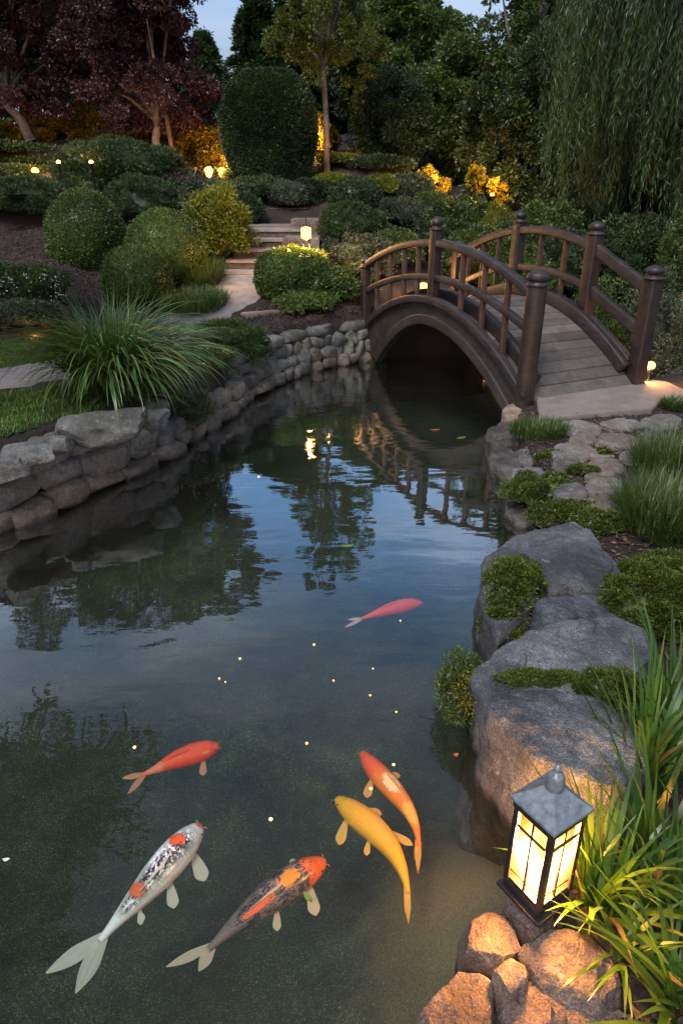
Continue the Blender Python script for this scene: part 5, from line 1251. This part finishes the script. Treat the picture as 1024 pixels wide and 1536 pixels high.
koi([(541, 1127), (560, 1152), (590, 1185), (612, 1212), (626, 1245), (628, 1270)], -.10, .037, [(626, 1312, .011, .010), (621, 1290, .006, .008)], k5, 'orange and red koi curling behind the golden one', [(.28, 1, 50, .07, .016), (.3, -1, 60, .05, .016)])
koi([(503, 1196), (530, 1218), (562, 1243), (590, 1275), (606, 1310), (612, 1340)], -.06, .041, [(612, 1388, .010, .010), (607, 1372, .006, .006)], k6, 'bright golden yellow koi facing the upper left', [(.2, 1, 62, .085, .017), (.22, -1, 42, .07, .02), (.45, 1, 50, .05, .010), (.45, -1, 25, .10, .016)])

# ================================================================== SMALL THINGS ON THE WATER
sp = [(360, 988, 'glint bead left of the pair below the middle of the pond', .008), (329, 1018, 'left glint bead of the close pair mid pond', .0065), (338, 1023, 'right, tiniest glint bead of the close pair mid pond', .0045), (471, 967, 'glint bead straight left of the pink koi', .008), (600, 931, 'glint bead just under the head of the pink koi', .0055), (500, 1021, 'glint bead centred below the pink koi', .006), (559, 1003, 'faint glint bead right of centre below the pink koi', .005), (555, 1043, 'glint bead above the orange koi, upper one', .006), (594, 1068, 'glint bead above the orange koi, right one', .0055), (460, 1115, 'glint bead left of the orange koi head', .008), (202, 1121, 'glint bead above the tail of the red-orange koi', .009), (406, 1229, 'glint bead between the white koi and the golden koi', .010), (590, 1147, 'glint bead touching the back of the orange koi', .008), (556, 1183, 'glint bead between the golden and the orange koi', .009), (388, 715, 'glint bead left of the mirrored post lamp', .011)]
M['speck'] = emis('glint_bead', (1, .5, .17), 1.8)  # glowing beads stand in for lamp glints mirrored on the water
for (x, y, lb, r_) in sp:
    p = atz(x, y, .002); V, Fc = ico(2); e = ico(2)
    o = tag(link('glint_bead', mesh_np('glint_bead', V*[r_*.62, r_*.62, r_*.3], Fc, M['speck'], True), None, (p[0], p[1], .003)), lb, 'painted glint', 'glints on the pond added as glowing beads')
M['leaf_float'] = plain('floating_leaf', (.09, .15, .02), .4); M['leaf_red'] = plain('fallen_leaf', (.3, .09, .03), .5)
def fleaf(px, py, ln, wd, az, mt, lb):
    p = atz(px, py, .006); n = 9; t = np.linspace(0, 1, n); V = []
    for i in t:
        w_ = wd/2*math.sin(math.pi*min(1, i*1.02))**.8
        for q in (-1, 0, 1): V.append(((i-.5)*ln, q*w_, .002*abs(q)+.004*(i-.5)**2*4))
    V = np.array(V); c, s_ = math.cos(az), math.sin(az); V = np.stack([V[:, 0]*c-V[:, 1]*s_, V[:, 0]*s_+V[:, 1]*c, V[:, 2]], -1)
    tag(link('leaf', mesh_np('leaf', V, grid_faces(n, 3), M[mt], True), None, (p[0], p[1], .006)), lb, 'fallen leaf')
fleaf(462, 1347, .04, .017, -.9, 'leaf_float', 'green leaf floating beside the pectoral fin of the dark koi')
fleaf(683, 1133, .022, .016, .3, 'leaf_red', 'small orange leaf floating near the boulders at the right')
fleaf(652, 645, .09, .035, .1, 'leaf_red', 'reddish leaf floating in the dark water before the bridge')
fleaf(691, 657, .10, .04, .5, 'leaf_float', 'greenish leaf floating in the dark water near the bridge foot')
fleaf(520, 819, .09, .03, .1, 'leaf_float', 'dark leaf floating below the mirrored trees in the pond centre')
fleaf(10, 1290, .022, .012, .1, 'petal', 'white petal floating at the left frame edge')
